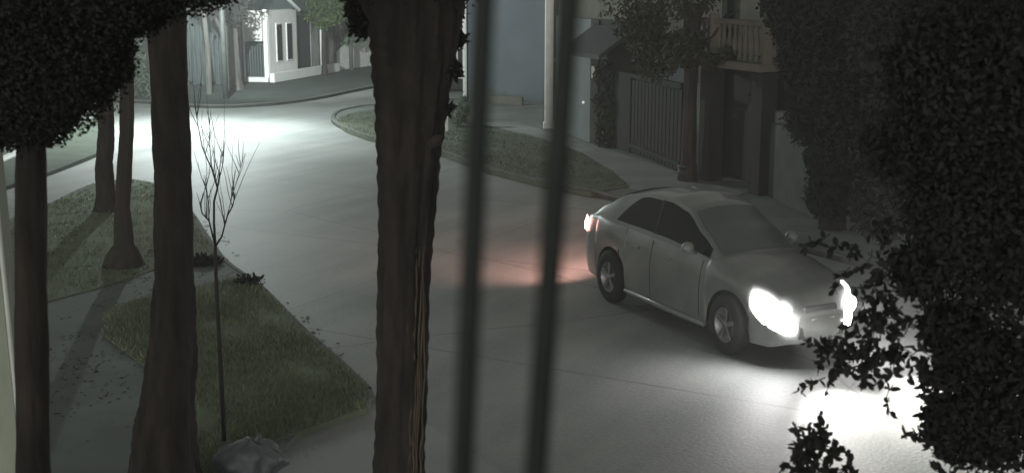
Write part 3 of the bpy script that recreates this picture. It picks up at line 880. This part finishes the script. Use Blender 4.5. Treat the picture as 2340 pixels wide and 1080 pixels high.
# dark garage gate
h0 = g2 + Vector((.1, .2)); h1 = V2(at(1556, 396, .11))
t = thing('garage_gate', 'dark timber garage gate right of the vine covered wall', 'gate', (h0.x, h0.y, .1))
b = MB(); n_ = 14
for i in range(n_):
    p = h0.lerp(h1, (i + .5) / n_); dh = (h1 - h0)
    b.box((p.x, p.y, 1.15), (dh.length / n_ * .82, .05, 2.0), math.atan2(dh.y, dh.x))
b.build('boards', M['brown'], t)
MB().wall(h0 + Vector((.1, .25)), h1 + Vector((.1, .25)), .1, 2.9, .1).build('backing', M['dark_void'], t)
MB().wall(h0, h1, 2.2, 2.34, .14).build('top_rail', M['brown'], t)
MB().wall(h0 + Vector((-.04, -.06)), h1 + Vector((-.04, -.06)), .28, .40, .08).build('bottom_rail', M['brown'], t)
# balcony house
k0 = h1 + Vector((.05, .1)); k1 = V2(at(1748, 445, .11)); kd = (k1 - k0).normalized(); kn = Vector((kd.y, -kd.x))
if kn.x > 0: kn = -kn
t = thing('house', 'two storey house with a beige balustraded balcony over a dark brown ground floor', 'house', (k0.x, k0.y, .1))
kb = kn * -.9
b = MB(); b.wall(k0 + kb, k1 + kb, .1, 2.95, .3); b.wall(k0 + kn * -1.1 - kd * .02, k0 + kn * -6, .1, 6.0, .25); b.build('wall', M['brown'], t)
b = MB(); b.wall(k0 + kb * 1.6, k1 + kb * 1.6, 3.05, 6.2, .3); b.build('upper_wall', M['beige'], t)
MB().wall(k0 + kb * .5, k1 + kb * .5, 2.86, 3.04, 1.5).build('balcony_slab', M['beige'], t)
b = MB(); nb = 16
Ls = (k1 - k0).length
for i in range(nb):
    p = k0.lerp(k1, (i + .5) / nb) + kn * -.02
    pr = [(0, .055), (.08, .06), (.16, .035), (.35, .075), (.5, .05), (.68, .03), (.74, .055), (.8, .055)]
    vs = []; fs = []
    for z_, r_ in pr:
        for q in range(8):
            a = q * math.pi / 4; vs.append((p.x + math.cos(a) * r_, p.y + math.sin(a) * r_, 3.05 + z_))
    for i2 in range(len(pr) - 1):
        for q in range(8): fs.append([i2 * 8 + q, i2 * 8 + (q + 1) % 8, (i2 + 1) * 8 + (q + 1) % 8, (i2 + 1) * 8 + q])
    b.add(vs, fs, True)
b.build('balusters', M['beige'], t)
MB().wall(k0 + kn * -.02, k1 + kn * -.02, 3.85, 3.97, .18).build('handrail', M['beige'], t)
for f in (.02, .36, .97):
    p = k0.lerp(k1, f)
    MB().box((p.x - .02, p.y, 3.55), (.22, .22, 1.05)).build('balcony_pier', M['beige'], t)
for f in (.35, .95):
    p = k0.lerp(k1, f)
    MB().box((p.x, p.y, 1.47), (.42, .42, 2.76), math.atan2(kd.y, kd.x)).build('column', M['brown'], t)
p = k0.lerp(k1, .6)
MB().wall(k0.lerp(k1, .5) + kb * 1.4, k0.lerp(k1, .8) + kb * 1.4, 4.2, 5.6, .08).build('window', M['white_paint'], t)
p = k0.lerp(k1, .68) + kb
MB().wall(k0.lerp(k1, .5) + kb * .8, k0.lerp(k1, .78) + kb * .8, .12, 2.2, .06).build('door', M['wood_dark'], t)
# garden wall
w0 = k1 + Vector((.15, .1)); w1 = V2(at(1870, 500, .11))
t = thing('garden_wall', 'pale greenish garden wall with a gate pillar at the right end of the houses', 'wall', (w0.x, w0.y, .1))
MB().wall(w0, w1, .1, 1.75, .2).build('wall', mat('mossy_plaster', (.075, .088, .08), .9, .4, 2.0, bump=.004), t)
MB().box((w0.x + .15, w0.y - .12, 1.05), (.3, .3, 1.9)).build('pillar', M['grey_plaster'], t)
# trees on that side
def crown_tree(label, px, py, trunk_r, h, blobs, n, size, leaf, seed, group='trees across the street', m='bark', droop=.3, base=None):
    pt = base if base is not None else at(px, py, .11)
    t = thing('tree', label, 'tree', pt, group=group)
    b = trunk_mesh('trunk', [pt - Vector((0, 0, .05)), pt + Vector((0, 0, .5)), pt + Vector((0, 0, h * .5)), pt + Vector((.08, 0, h))], [trunk_r * 1.5, trunk_r * 1.05, trunk_r * .9, trunk_r * .7], None, seed=seed)
    limbs(b, (pt.x, pt.y, pt.z + h * .85), 6, 2.0, trunk_r * .4, .7, seed)
    b.build('trunk', M[m], t)
    link('crown', leaves_mesh('crown', blobs, n, size, M[leaf], droop=droop, shell=.3), t)
    return t
yy = at(1575, 415, .11).y
crown_tree('dark tree with drooping olive crown before the garage gate and balcony', 1572, 412, .17, 4.2,
           [ball(1470, 60, yy + 1, 60, .8, 2), ball(1500, 130, yy + 1, 55, .7, 1.2), ball(1560, 110, yy, 48, .7, 1.5), ball(1450, -20, yy + 1, 90, 1, 1), ball(1570, -40, yy, 90, 1, 2), ball(1660, 130, yy - .5, 22, .3, .4), ball(1620, 135, yy - .5, 18, .3, .3)], 5200, .14, 'leaf_olive', 31, droop=1.0)
crown_tree('big black leafed tree beyond the car at the end of the pale garden wall', 1880, 505, .2, 3.0,
           [ball(1880, 60, 24, 110, 1.2, 3), ball(1950, 200, 23.5, 130, 1.2, 3), ball(1840, 150, 24, 60, .6, 1), ball(1860, 270, 24, 62, .6, 1.2), ball(1960, 380, 23, 110, 1, 2), ball(1900, 440, 23, 60, .6, 1), ball(1800, 10, 24.5, 60, .8, 1), ball(2060, 100, 23, 130, 1.2, 2), ball(1890, 360, 23.6, 50, .5, .8)], 42000, .11, 'leaf_dark', 32, base=Vector((at(1900, 520, .11).x, at(1900, 520, .11).y, .11)))
crown_tree('dark tree farther right beyond the car, behind the near foliage', 2150, 560, .2, 3.0,
           [ball(2120, 100, 20, 170, 1.5, 3), ball(2250, 60, 20, 170, 1.5, 3), ball(2130, 330, 20, 170, 1.4, 3), ball(2300, 300, 20, 170, 1.4, 3), ball(2020, 470, 20.5, 80, .7, 1), ball(2200, 500, 20, 120, 1, 2), ball(2340, 500, 20, 120, 1, 2)], 36000, .12, 'leaf_dark', 33, base=Vector((6.8, 20.3, .11)))
# hydrant-like dark thing beside a reddish bag on the footpath
p = at(1562, 412, .115)
t = thing('litter_bin', 'small dark litter bin on the pale footpath beyond the car roof', 'bin', p)
MB().tube([p, p + Vector((0, 0, .32))], [.13, .15], 14).build('bin', M['black_plastic'], t)
MB().tube([p + Vector((0, 0, .33)), p + Vector((0, 0, .37))], [.17, .15], 14).build('lid', M['green_metal'], t)

# ------------------------------------------------------------------ car
def interp(x, tab):
    for i in range(len(tab) - 1):
        if x <= tab[i + 1][0]:
            a, b_ = tab[i], tab[i + 1]
            f = 0 if b_[0] == a[0] else max(0, (x - a[0]) / (b_[0] - a[0]))
            f = f * f * (3 - 2 * f) * .4 + f * .6
            return a[1] + (b_[1] - a[1]) * f
    return tab[-1][1]
AX = (-1.27, 1.31); WR = .315; AR = .385
def halfw(x): return interp(x, [(-2.14, .60), (-2.08, .70), (-1.9, .79), (-1.3, .85), (0, .865), (1.2, .86), (1.7, .80), (1.98, .70), (2.10, .56), (2.16, .40)])
def belt(x): return interp(x, [(-2.14, .82), (-2.0, .95), (-1.6, .985), (-.5, .955), (.7, .925), (1.1, .90), (1.6, .83), (1.95, .72), (2.16, .56)])
def hoodz(x): return interp(x, [(-2.14, .84), (-2.0, .99), (-1.6, 1.03), (-.5, 1.0), (.7, 1.0), (1.1, .985), (1.6, .91), (1.95, .78), (2.16, .58)])
def sill(x):
    z = interp(x, [(-2.14, .34), (-1.9, .25), (-1.5, .22), (1.5, .21), (1.95, .22), (2.16, .28)])
    for a in AX:
        d = abs(x - a)
        if d < AR: z = max(z, WR - .02 + math.sqrt(max(0, AR * AR - d * d)))
    return z
def roofz(x): return interp(x, [(-1.98, .99), (-1.6, 1.18), (-1.15, 1.36), (-.6, 1.455), (-.1, 1.47), (.25, 1.41), (.65, 1.20), (1.12, .965)])
def build_car():
    car = thing('car', 'silver grey rounded car driving towards the lower right with blazing headlights', 'car', (0, 0, 0), world_children=False)
    xs = sorted(set([round(-2.14 + 4.30 * i / 60, 4) for i in range(61)] + [a + s * AR * k for a in AX for s in (-1, 1) for k in (1.0, .995, .97, .9, .75)]))
    for sd in (0,):
        P = []
        for x in xs:
            w = halfw(x); bz = belt(x); s = sill(x); tz = hoodz(x)
            prof = [(.955, s), (.985, s + (bz - s) * .18), (1.0, s + (bz - s) * .42), (.995, s + (bz - s) * .62), (.965, s + (bz - s) * .82), (.915, bz - .01), (.86, bz + (tz - bz) * .35), (.7, bz + (tz - bz) * .7), (.4, tz - .004), (0, tz)]
            half = [(x, -w * a, z) for a, z in prof]
            P.append(half + [(x, -y, z) for x, y, z in half[::-1][1:]])
        b = MB(); b.grid(P, True, flip=True)
        # close nose and tail
        for row, fl in ((P[0], 0), (P[-1], 1)):
            n = len(row) // 2
            for i in range(n):
                q = [row[i], row[i + 1], row[len(row) - 2 - i], row[len(row) - 1 - i]]
                b.add(q, [[0, 1, 2, 3] if fl else [3, 2, 1, 0]], True)
        b.build('body', M['car_paint'], car)
    # greenhouse surfaces
    def wb(x): return halfw(max(-1.75, min(x, .95))) * .87
    def gside(x, f, off=0, s=-1):
        bz = belt(x) + .005; rz = max(roofz(x) - .05, bz + .002)
        z = bz + (rz - bz) * f
        y = wb(x) - (z - bz) * .34 - .03 * f * f
        return (x, s * (y + off), z + off * .25)
    def gtop(x, g, off=0):
        e = gside(x, 1.0, 0, 1)
        y = e[1] * g
        return (x, y, e[2] + (roofz(x) - e[2]) * (1 - g * g) ** .8 + off)
    gx = [-1.97 + (1.10 + 1.97) * i / 44 for i in range(45)]
    b = MB()
    for s in (-1, 1):
        b.grid([[gside(x, f / 6, 0, s) for f in range(7)] for x in gx], True, flip=(s < 0))
    b.grid([[gtop(x, g / 8) for g in range(-8, 9)] for x in gx], True, flip=True)
    b.build('roof', M['car_paint'], car)
    # side glass, one long arch on each side with a pillar line
    for s in (-1, 1):
        wi = MB()
        X = [-1.22 + (.88 + 1.22) * i / 40 for i in range(41)]
        def fr(x):
            k = (x + 1.22) / 2.10
            lo_ = .10; hi = .90 * min(1, (math.sin(min(1, max(0, k / .26)) * math.pi / 2)) ** .7) if k < .26 else .90
            return lo_, max(hi, lo_ + .02)
        rows = []
        for x in X:
            lo_, hi = fr(x)
            rows.append([gside(x, lo_ + (hi - lo_) * j / 5, .006, s) for j in range(6)])
        wi.grid(rows, True, flip=(s < 0))
        wo_ = wi.build('side_window', M['dark_glass'], car)
        bp = MB()
        for xp in (-.28,):
            bp.grid([[gside(xp + dx, .08 + .84 * j / 5, .010, s) for j in range(6)] for dx in (-.02, .02)], True, flip=(s < 0))
        bp.build('door_pillar', M['black_plastic'], car)
        # door seams
        for xp in (-1.02, -.26, .80):
            sm = MB()
            pts = []
            for j in range(9):
                z = .30 + (belt(xp) - .02 - .30) * j / 8
                ff = (z - sill(0)) / (belt(xp) - sill(0))
                a = np.interp(ff, [0, .18, .42, .62, .82, 1.0], [.955, .985, 1.0, .995, .965, .915])
                pts.append((xp, s * (halfw(xp) * a + .001), z))
            sm.tube(pts, .006, 4).build('door_seam', M['black_plastic'], car)
        for xp in (-.62, .10):
            MB().box((xp, s * (halfw(xp) * .975 + .015), .80), (.18, .03, .03)).build('door_handle', M['car_paint'], car)
        # mirror
        mr = MB(); c = Vector((.66, s * .95, 1.02)); P = []
        for i in range(7):
            a = -math.pi / 2 + math.pi * i / 6
            P.append([(c.x + .07 * math.cos(a) * math.cos(q * math.pi / 5) , c.y + .105 * math.sin(a), c.z + .07 * math.cos(a) * math.sin(q * math.pi / 5)) for q in range(11)])
        mr.grid(P, True); mr.tube([(c.x, s * .80, .96), (c.x, s * .92, 1.0)], .022, 6)
        mr.build('wing_mirror', M['car_paint'], car)
        # sill strip
        MB().tube([(-.86, s * .835, .235), (0, s * .85, .225), (.90, s * .84, .225)], [.03, .035, .03], 8).build('side_skirt', M['car_paint'], car)
    # windscreen and rear window
    b = MB(); b.grid([[gtop(x, g / 8 * .90, .008) for g in range(-8, 9)] for x in [.34 + (1.02 - .34) * i / 8 for i in range(9)]], True, flip=True)
    b.build('windscreen', mat('screen_glass', (.10, .11, .105), .2, .2, 3, spec=.8), car)  # grey base puts the screen's reflection into its colour
    b = MB(); b.grid([[gtop(x, g / 8 * .86, .008) for g in range(-8, 9)] for x in [-1.78 + .72 * i / 8 for i in range(9)]], True, flip=True)
    b.build('rear_window', M['dark_glass'], car)
    # underbody
    MB().box((0, 0, .33), (3.9, 1.30, .22)).build('underbody', M['black_plastic'], car)
    for a in AX:
        MB().box((a, 0, .50), (.80, 1.50, .36)).build('wheel_well', M['black_plastic'], car)
    # nose: grille, lower intake, plate
    MB().box((2.10, 0, .60), (.10, .56, .07)).build('grille', M['black_plastic'], car)
    MB().box((2.11, 0, .38), (.12, .80, .13)).build('air_intake', M['black_plastic'], car)
    MB().box((2.175, 0, .47), (.02, .40, .10)).build('number_plate', M['plate'], car)
    b = MB(); 
    P = []
    for y in np.linspace(-.72, .72, 25):
        xx = 2.17 - .42 * abs(y / .78) ** 3.2
        P.append([(xx - .06, y, .56), (xx + .012, y, .53), (xx + .03, y, .46), (xx + .02, y, .34), (xx - .04, y, .25), (xx - .2, y, .23)])
    b.grid(P, True, flip=True); b.build('front_bumper', M['car_paint'], car)
    b = MB(); P = []
    for y in np.linspace(-.74, .74, 21):
        xx = -2.15 + .30 * abs(y / .8) ** 3.5
        P.append([(xx + .05, y, .62), (xx - .03, y, .58), (xx - .04, y, .48), (xx - .02, y, .34), (xx + .1, y, .29)])
    b.grid(P, True); b.build('rear_bumper', M['car_paint'], car)
    # lamps
    for s in (-1, 1):
        hl = MB(); P = []
        for i in range(13):
            f = i / 12
            x = 1.72 + .42 * f; w = halfw(x)
            y = s * (w * (.985 - .02 * f)) if f < .6 else s * (halfw(1.72 + .42 * .6) * (.973) - (f - .6) * .42)
            yy_ = s * min(abs(y), halfw(x) * .99 + .0)
            zc = belt(x) - .12 - .01 * f; hh = .055 + .115 * math.sin(math.pi * min(1, .12 + f * .85))
            P.append([(x + .012, yy_ + s * .012, zc - hh), (x + .03, yy_ + s * .02, zc), (x + .012, yy_ - s * .01, zc + hh * .8)])
        hl.grid(P, True, flip=(s > 0))
        # round projector in the lens
        hl.tube([(2.02, s * .58, .60), (2.115, s * .58, .60)], [.085, .075], 16)
        hl.build('headlight', M['head_glow'], car)
        L = lamp('headlight_beam', 'SPOT', (2.22, s * .58, .60), 1700, (1.0, .97, .92), parent=car, spot_size=R(92), spot_blend=1.0, shadow_soft_size=.06)
        L.rotation_euler = Matrix.Rotation(-math.pi / 2 + R(-0), 4, 'Y').to_euler()
        L.rotation_euler = Vector((1, s * .05, -.06)).to_track_quat('-Z', 'Y').to_euler()
        tl = MB(); P = []
        for i in range(7):
            f = i / 6; x = -2.10 + .20 * f
            P.append([(x - .01, s * (halfw(x) * .99 + .008), .76), (x - .02, s * (halfw(x) * .99 + .014), .86), (x - .005, s * (halfw(x) * .955 + .010), .94)])
        tl.grid(P, True, flip=(s < 0))
        tl.box((-2.12, s * .58, .80), (.06, .20, .12))
        tl.build('taillight', M['tail_glow'], car)
        L = lamp('brake_glow', 'SPOT', (-2.24, s * .6, .78), 260, (1.0, .50, .42), parent=car, spot_size=R(150), spot_blend=.8, shadow_soft_size=.08)
        L.rotation_euler = Vector((-1, s * .15, -.10)).to_track_quat('-Z', 'Y').to_euler()
    # wheels
    for a in AX:
        for s in (-1, 1):
            wy = s * .755
            b = MB(); P = []
            prof = [(.185, .10), (.205, .105), (.29, .10), (.312, .075), (.315, 0), (.312, -.075), (.29, -.10), (.2, -.10)]
            for r_, dy in prof:
                P.append([(a + r_ * math.cos(q * math.pi / 16), wy + s * dy, WR + r_ * math.sin(q * math.pi / 16)) for q in range(33)])
            b.grid(P, True, flip=(s > 0))
            wh = b.build('wheel', M['tyre'], car)
            rb = MB()
            for k in range(5):
                an = k * 2 * math.pi / 5 + .3
                c = Vector((a + .10 * math.cos(an), wy + s * .075, WR + .10 * math.sin(an)))
                rb.box(c, (.19, .03, .045), 0, 0, -an)
            P = [[(a + r_ * math.cos(q * math.pi / 12), wy + s * dy, WR + r_ * math.sin(q * math.pi / 12)) for q in range(25)] for r_, dy in ((.195, .10), (.18, .09), (.17, .04), (.01, .03))]
            rb.grid(P, True, flip=(s > 0))
            rb.tube([(a, wy + s * .06, WR), (a, wy + s * .095, WR)], [.05, .04], 12)
            rb.build('rim', M['rim'], wh)
    return car
car = build_car()
CAR_RZ = math.atan2(-.90, .44)
car.location = (2.86, 18.1, .006)
car.scale = (1.19, .93, 1.29)
car.rotation_euler = (0, 0, CAR_RZ)

# ------------------------------------------------------------------ near foliage at the right
def sprays(name, seeds, per, size, m, parent, spread, droop=.3, aspect=.5):
    """leafy twigs: stems with leaves set along them"""
    rs = np.random.default_rng(77)
    bb = MB(); Pl = []; Ax = []
    for (px, py, d, rp) in seeds:
        c = at_y(px, py, d)
        for k in range(per):
            o = Vector(rs.normal(size=3)) * px_m(rp, d) * .6
            p = c + o
            dr = Vector((rs.normal(), rs.normal() * .6, rs.normal() - droop)).normalized()
            pts = [p]
            for q in range(4):
                dr = (dr + Vector(rs.normal(size=3)) * .25).normalized()
                pts.append(pts[-1] + dr * spread / 4)
            bb.tube(pts, [.003, .0027, .0023, .002, .0012], 4)
            for q in range(1, 5):
                for e in range(3):
                    Pl.append(pts[q]); a = (dr + Vector(rs.normal(size=3)) * .9).normalized(); Ax.append(a)
    P = np.array([tuple(p) for p in Pl]); ax = np.array([tuple(a) for a in Ax]); n = len(P)
    up = rs.normal(size=(n, 3)); sd = np.cross(ax, up); sd /= np.linalg.norm(sd, axis=1)[:, None]
    nm = np.cross(sd, ax); s = size * rs.uniform(.6, 1.25, n)[:, None]
    prof = [(0, 0, 0), (.28, aspect * .46, .05), (.65, aspect * .48, .04), (1, 0, -.06), (.65, -aspect * .48, .04), (.28, -aspect * .46, .05)]
    V = np.stack([P + ax * s * a + sd * s * b_ + nm * s * c_ for a, b_, c_ in prof], 1)
    o = len(bb.v)
    V = V.reshape(-1, 3)
    me_f = []
    for i in range(n):
        k = i * 6
        me_f += [[k, k + 1, k + 2, k + 3], [k, k + 3, k + 4, k + 5]]
    bb.add([tuple(v) for v in V], me_f)
    me = mesh_from('foliage', bb.v, bb.f); me.materials.append(m); me.materials.append(M['twig'])
    me.polygons.foreach_set('material_index', [1] * (len(bb.f) - len(me_f)) + [0] * len(me_f))
    link('foliage', me, parent)

base = Vector((2.6, 5.2, .05))
t = thing('tree', 'near dark leafy tree filling the right edge, its leaves silhouetted by the headlights', 'tree', base, group='trees of the near verge')
trunk_mesh('trunk', [base, base + Vector((0, 0, 1.2)), base + Vector((.05, .1, 2.6)), base + Vector((.1, 0, 4.2)), base + Vector((.1, 0, 5.6))], [.13, .10, .09, .07, .04], None, seed=41).build('trunk', M['bark'], t)
bl = [ball(2290, 540, 5.4, 200, .5, 4), ball(2260, 200, 5.4, 210, .5, 4), ball(2300, 900, 5.3, 180, .5, 4), ball(2190, 760, 5.3, 75, .3, 1.4), ball(2180, 480, 5.4, 110, .4, 1.6), ball(2190, 980, 5.3, 75, .3, 1.2), ball(2130, 150, 5.5, 120, .35, 1.3), ball(2090, 620, 5.5, 60, .25, .5), ball(2060, 330, 5.6, 90, .3, .7), ball(2300, -150, 5.4, 300, .8, 3)]
cr1 = link('crown', leaves_mesh('crown', bl, 50000, .034, M['leaf_near'], droop=.6, shell=.1, aspect=.5), t)
seeds = [(2025, 720, 5.3, 40), (1985, 800, 5.3, 30), (2050, 750, 5.3, 50), (2010, 800, 5.3, 35), (2150, 880, 5.2, 45), (2110, 700, 5.3, 60), (2150, 1000, 5.2, 35), (2160, 1080, 5.2, 35), (1960, 560, 5.6, 60), (2030, 600, 5.5, 60),
         (1925, 780, 5.4, 38), (1905, 830, 5.4, 25), (2080, 780, 5.2, 60), (2150, 850, 5.2, 60), (2170, 920, 5.2, 50)]
sprays('branches', seeds, 7, .05, M['leaf_near'], t, .13, .5)
base = Vector((1.55, 5.0, .05))
t = thing('shrub', 'small round leaved shrub poking up at the bottom edge before the bright headlight pool', 'shrub', base)
MB().tube([base, base + Vector((.0, 0, 1.4)), at_y(1880, 1120, 5.0)], [.035, .025, .012], 8).build('stem', M['twig'], t)
sprays('branches', [(1860, 1050, 5.0, 24), (1830, 1080, 5.0, 20), (1905, 1080, 5.0, 24), (1855, 1000, 5.0, 12), (1885, 1020, 5.0, 12), (1850, 1130, 5.0, 30), (1930, 1140, 5.0, 20)], 7, .040, M['leaf_near'], t, .09, -.5, .62)

# ------------------------------------------------------------------ window grille right at the camera
t = thing('window_grille', 'two out of focus dark vertical bars of a window grille close to the lens', 'window grille', (0, .8, 4.0))
def bar_pts(x0, x1):
    a = at_y(x0, 0, .80); b_ = at_y(x1, 1080, .80)
    d = b_ - a
    return [a - d * .55, a, b_, b_ + d * .35]
ends = []
for x0, x1, r_ in ((1105, 1057, .0074), (1300, 1224, .0078)):
    P = bar_pts(x0, x1); ends.append(P)
    MB().tube(P, r_, 14).build('bar', M['bar_paint'], t)
for k in (0, 3):
    a = ends[0][k]; c = ends[1][k]; d = (c - a).normalized()
    MB().tube([a - d * .6, c + d * .6], .012, 10).build('rail', M['bar_paint'], t)

# pale porch column at the left edge
t = thing('porch_column', 'pale greenish porch column at the left edge beside the slim dark tree', 'column', tuple(at(-40, 1200, .1)))
a = at_y(-22, 250, 9.0); c = at_y(-2, 1080, 9.0)
b = MB()
b.box(((a.x + c.x) / 2, 9.0, 2.6), (.24, .24, 5.0), 0, 0, R(-1.0))
b.build('shaft', mat('column_plaster', (.42, .45, .38), .85, .35, 2, stretch=(2, 2, .4), bump=.004), t)
MB().box(((a.x + c.x) / 2 + .115, 8.9, 2.62), (.045, .03, 4.9), 0, 0, R(-1.0)).build('edge_strip', M['white_paint'], t)

# dead leaves, twigs and dirt on the pavement and the street edge
def litter(name, polys_n, size, m, z, label):
    V = []; F = []
    for poly, n in polys_n:
        xs = [p[0] for p in poly]; ys = [p[1] for p in poly]
        x = rng.uniform(min(xs), max(xs), n * 4); y = rng.uniform(min(ys), max(ys), n * 4)
        f = np.sin(x * 1.9) + np.sin(y * 1.3 + x) + np.sin(x * 4.7 - y * 3.1)
        k = in_poly(x, y, poly) & (f > rng.normal(.3, .7, len(x)))
        for a_, b_ in list(zip(x[k], y[k]))[:n]:
            an = random.uniform(0, 6.28); s_ = size * random.uniform(.4, 1.3); o_ = len(V)
            for q, (dx, dy, dz) in enumerate(((-1, 0, .02), (0, .4, .25), (1, 0, .05), (0, -.4, .12))):
                V.append((a_ + s_ * (dx * math.cos(an) - dy * math.sin(an)), b_ + s_ * (dx * math.sin(an) + dy * math.cos(an)), z + s_ * dz))
            F.append([o_, o_ + 1, o_ + 2, o_ + 3])
    me = mesh_from(name, V, F); me.materials.append(m)
    tag(link(name, me), label, 'leaves', kind='stuff')
pv_near = [at(*p) for p in [(90, 700), (360, 620), (520, 615), (545, 655), (350, 690), (330, 1100), (60, 1100)]]
litter('fallen_leaves', [(pv_near, 700)], .03, M['leaf_olive'], .103, 'dead leaves scattered over the paved verge path at the lower left')
litter('fallen_leaves', [(grass_up, 700)], .06, M['leaf_olive'], .14, 'dead leaves lying in the grass at the feet of the slim trunks')
litter('fallen_leaves', [([at(*p) for p in [(440, 500), (470, 500), (620, 640), (870, 880), (870, 940), (820, 900), (600, 690), (500, 600)]], 700)], .04, M['leaf_olive'], .012, 'dead leaves washed along the foot of the near kerb')
for (px, py, n_, r_, lab) in ((566, 648, 70, .22, 'small dark leaf heap on the kerb at the tip of the triangular verge'), (458, 600, 120, .35, 'ragged leaf heap on the verge path right of the thick trunk')):
    pt = at(px, py, .12)
    me = leaves_mesh('leaf_heap', [((pt.x, pt.y, .14), (r_, r_ * .7, .09), 1)], n_ * 5, .10, M['leaf_dark'], shell=0.0)
    tag(link('leaf_heap', me), lab, 'leaf heap')

# rubbish bag at the bottom edge
p = at(575, 1090, .05)
t = thing('rubbish_bag', 'crumpled blue grey rubbish bag lying at the bottom edge by the driveway', 'bag', p)
P = []
for i in range(31):
    th = math.pi * i / 30
    row = []
    for j in range(73):
        a = 2 * math.pi * j / 72
        r_ = .32 * (1 + .022 * math.sin(17 * a + 7 * th) + .018 * math.sin(23 * a - 11 * th) + .06 * math.sin(5 * a + 2 * th) + .07 * math.sin(9 * a - 3 * th) + .08 * math.sin(3 * a + 5 * th))
        row.append((p.x + 1.05 * r_ * math.sin(th) * math.cos(a), p.y + .8 * r_ * math.sin(th) * math.sin(a), p.z + .19 - .20 * math.cos(th) * (1 + .1 * math.sin(4 * a)) ))
    P.append(row)
MB().grid(P, True).build('bag', M['bag'], t)
MB().tube([p + Vector((.06, 0, .34)), p + Vector((.07, 0, .42)), p + Vector((.10, .02, .45))], [.05, .018, .03], 8).build('knot', M['bag'], t)

# ------------------------------------------------------------------ volume added for lens glare and lifted blacks
hz = MB()
hz.add([(-60, -3, -1), (60, -3, -1), (60, 110, -1), (-60, 110, -1), (-60, -3, 12), (60, -3, 12), (60, 110, 12), (-60, 110, 12)],
       [[3, 2, 1, 0], [4, 5, 6, 7], [0, 1, 5, 4], [1, 2, 6, 5], [2, 3, 7, 6], [3, 0, 4, 7]])
hm = bpy.data.materials.new('glare_haze'); hm.use_nodes = True
hn = hm.node_tree.nodes; hn.remove(hn['Principled BSDF'])
pv = hn.new('ShaderNodeVolumePrincipled'); pv.inputs['Density'].default_value = .0026
pv.inputs['Color'].default_value = (.9, .92, .92, 1); pv.inputs['Anisotropy'].default_value = .35
hm.node_tree.links.new(pv.outputs[0], hn['Material Output'].inputs['Volume'])
ho = hz.build('glare_haze', hm); ho['kind'] = 'stuff'; ho['label'] = 'thin volume added to imitate lens glare and lifted blacks'; ho['category'] = 'glare_haze'
for o in C.objects:
    if '_w' in o.keys(): del o['_w']
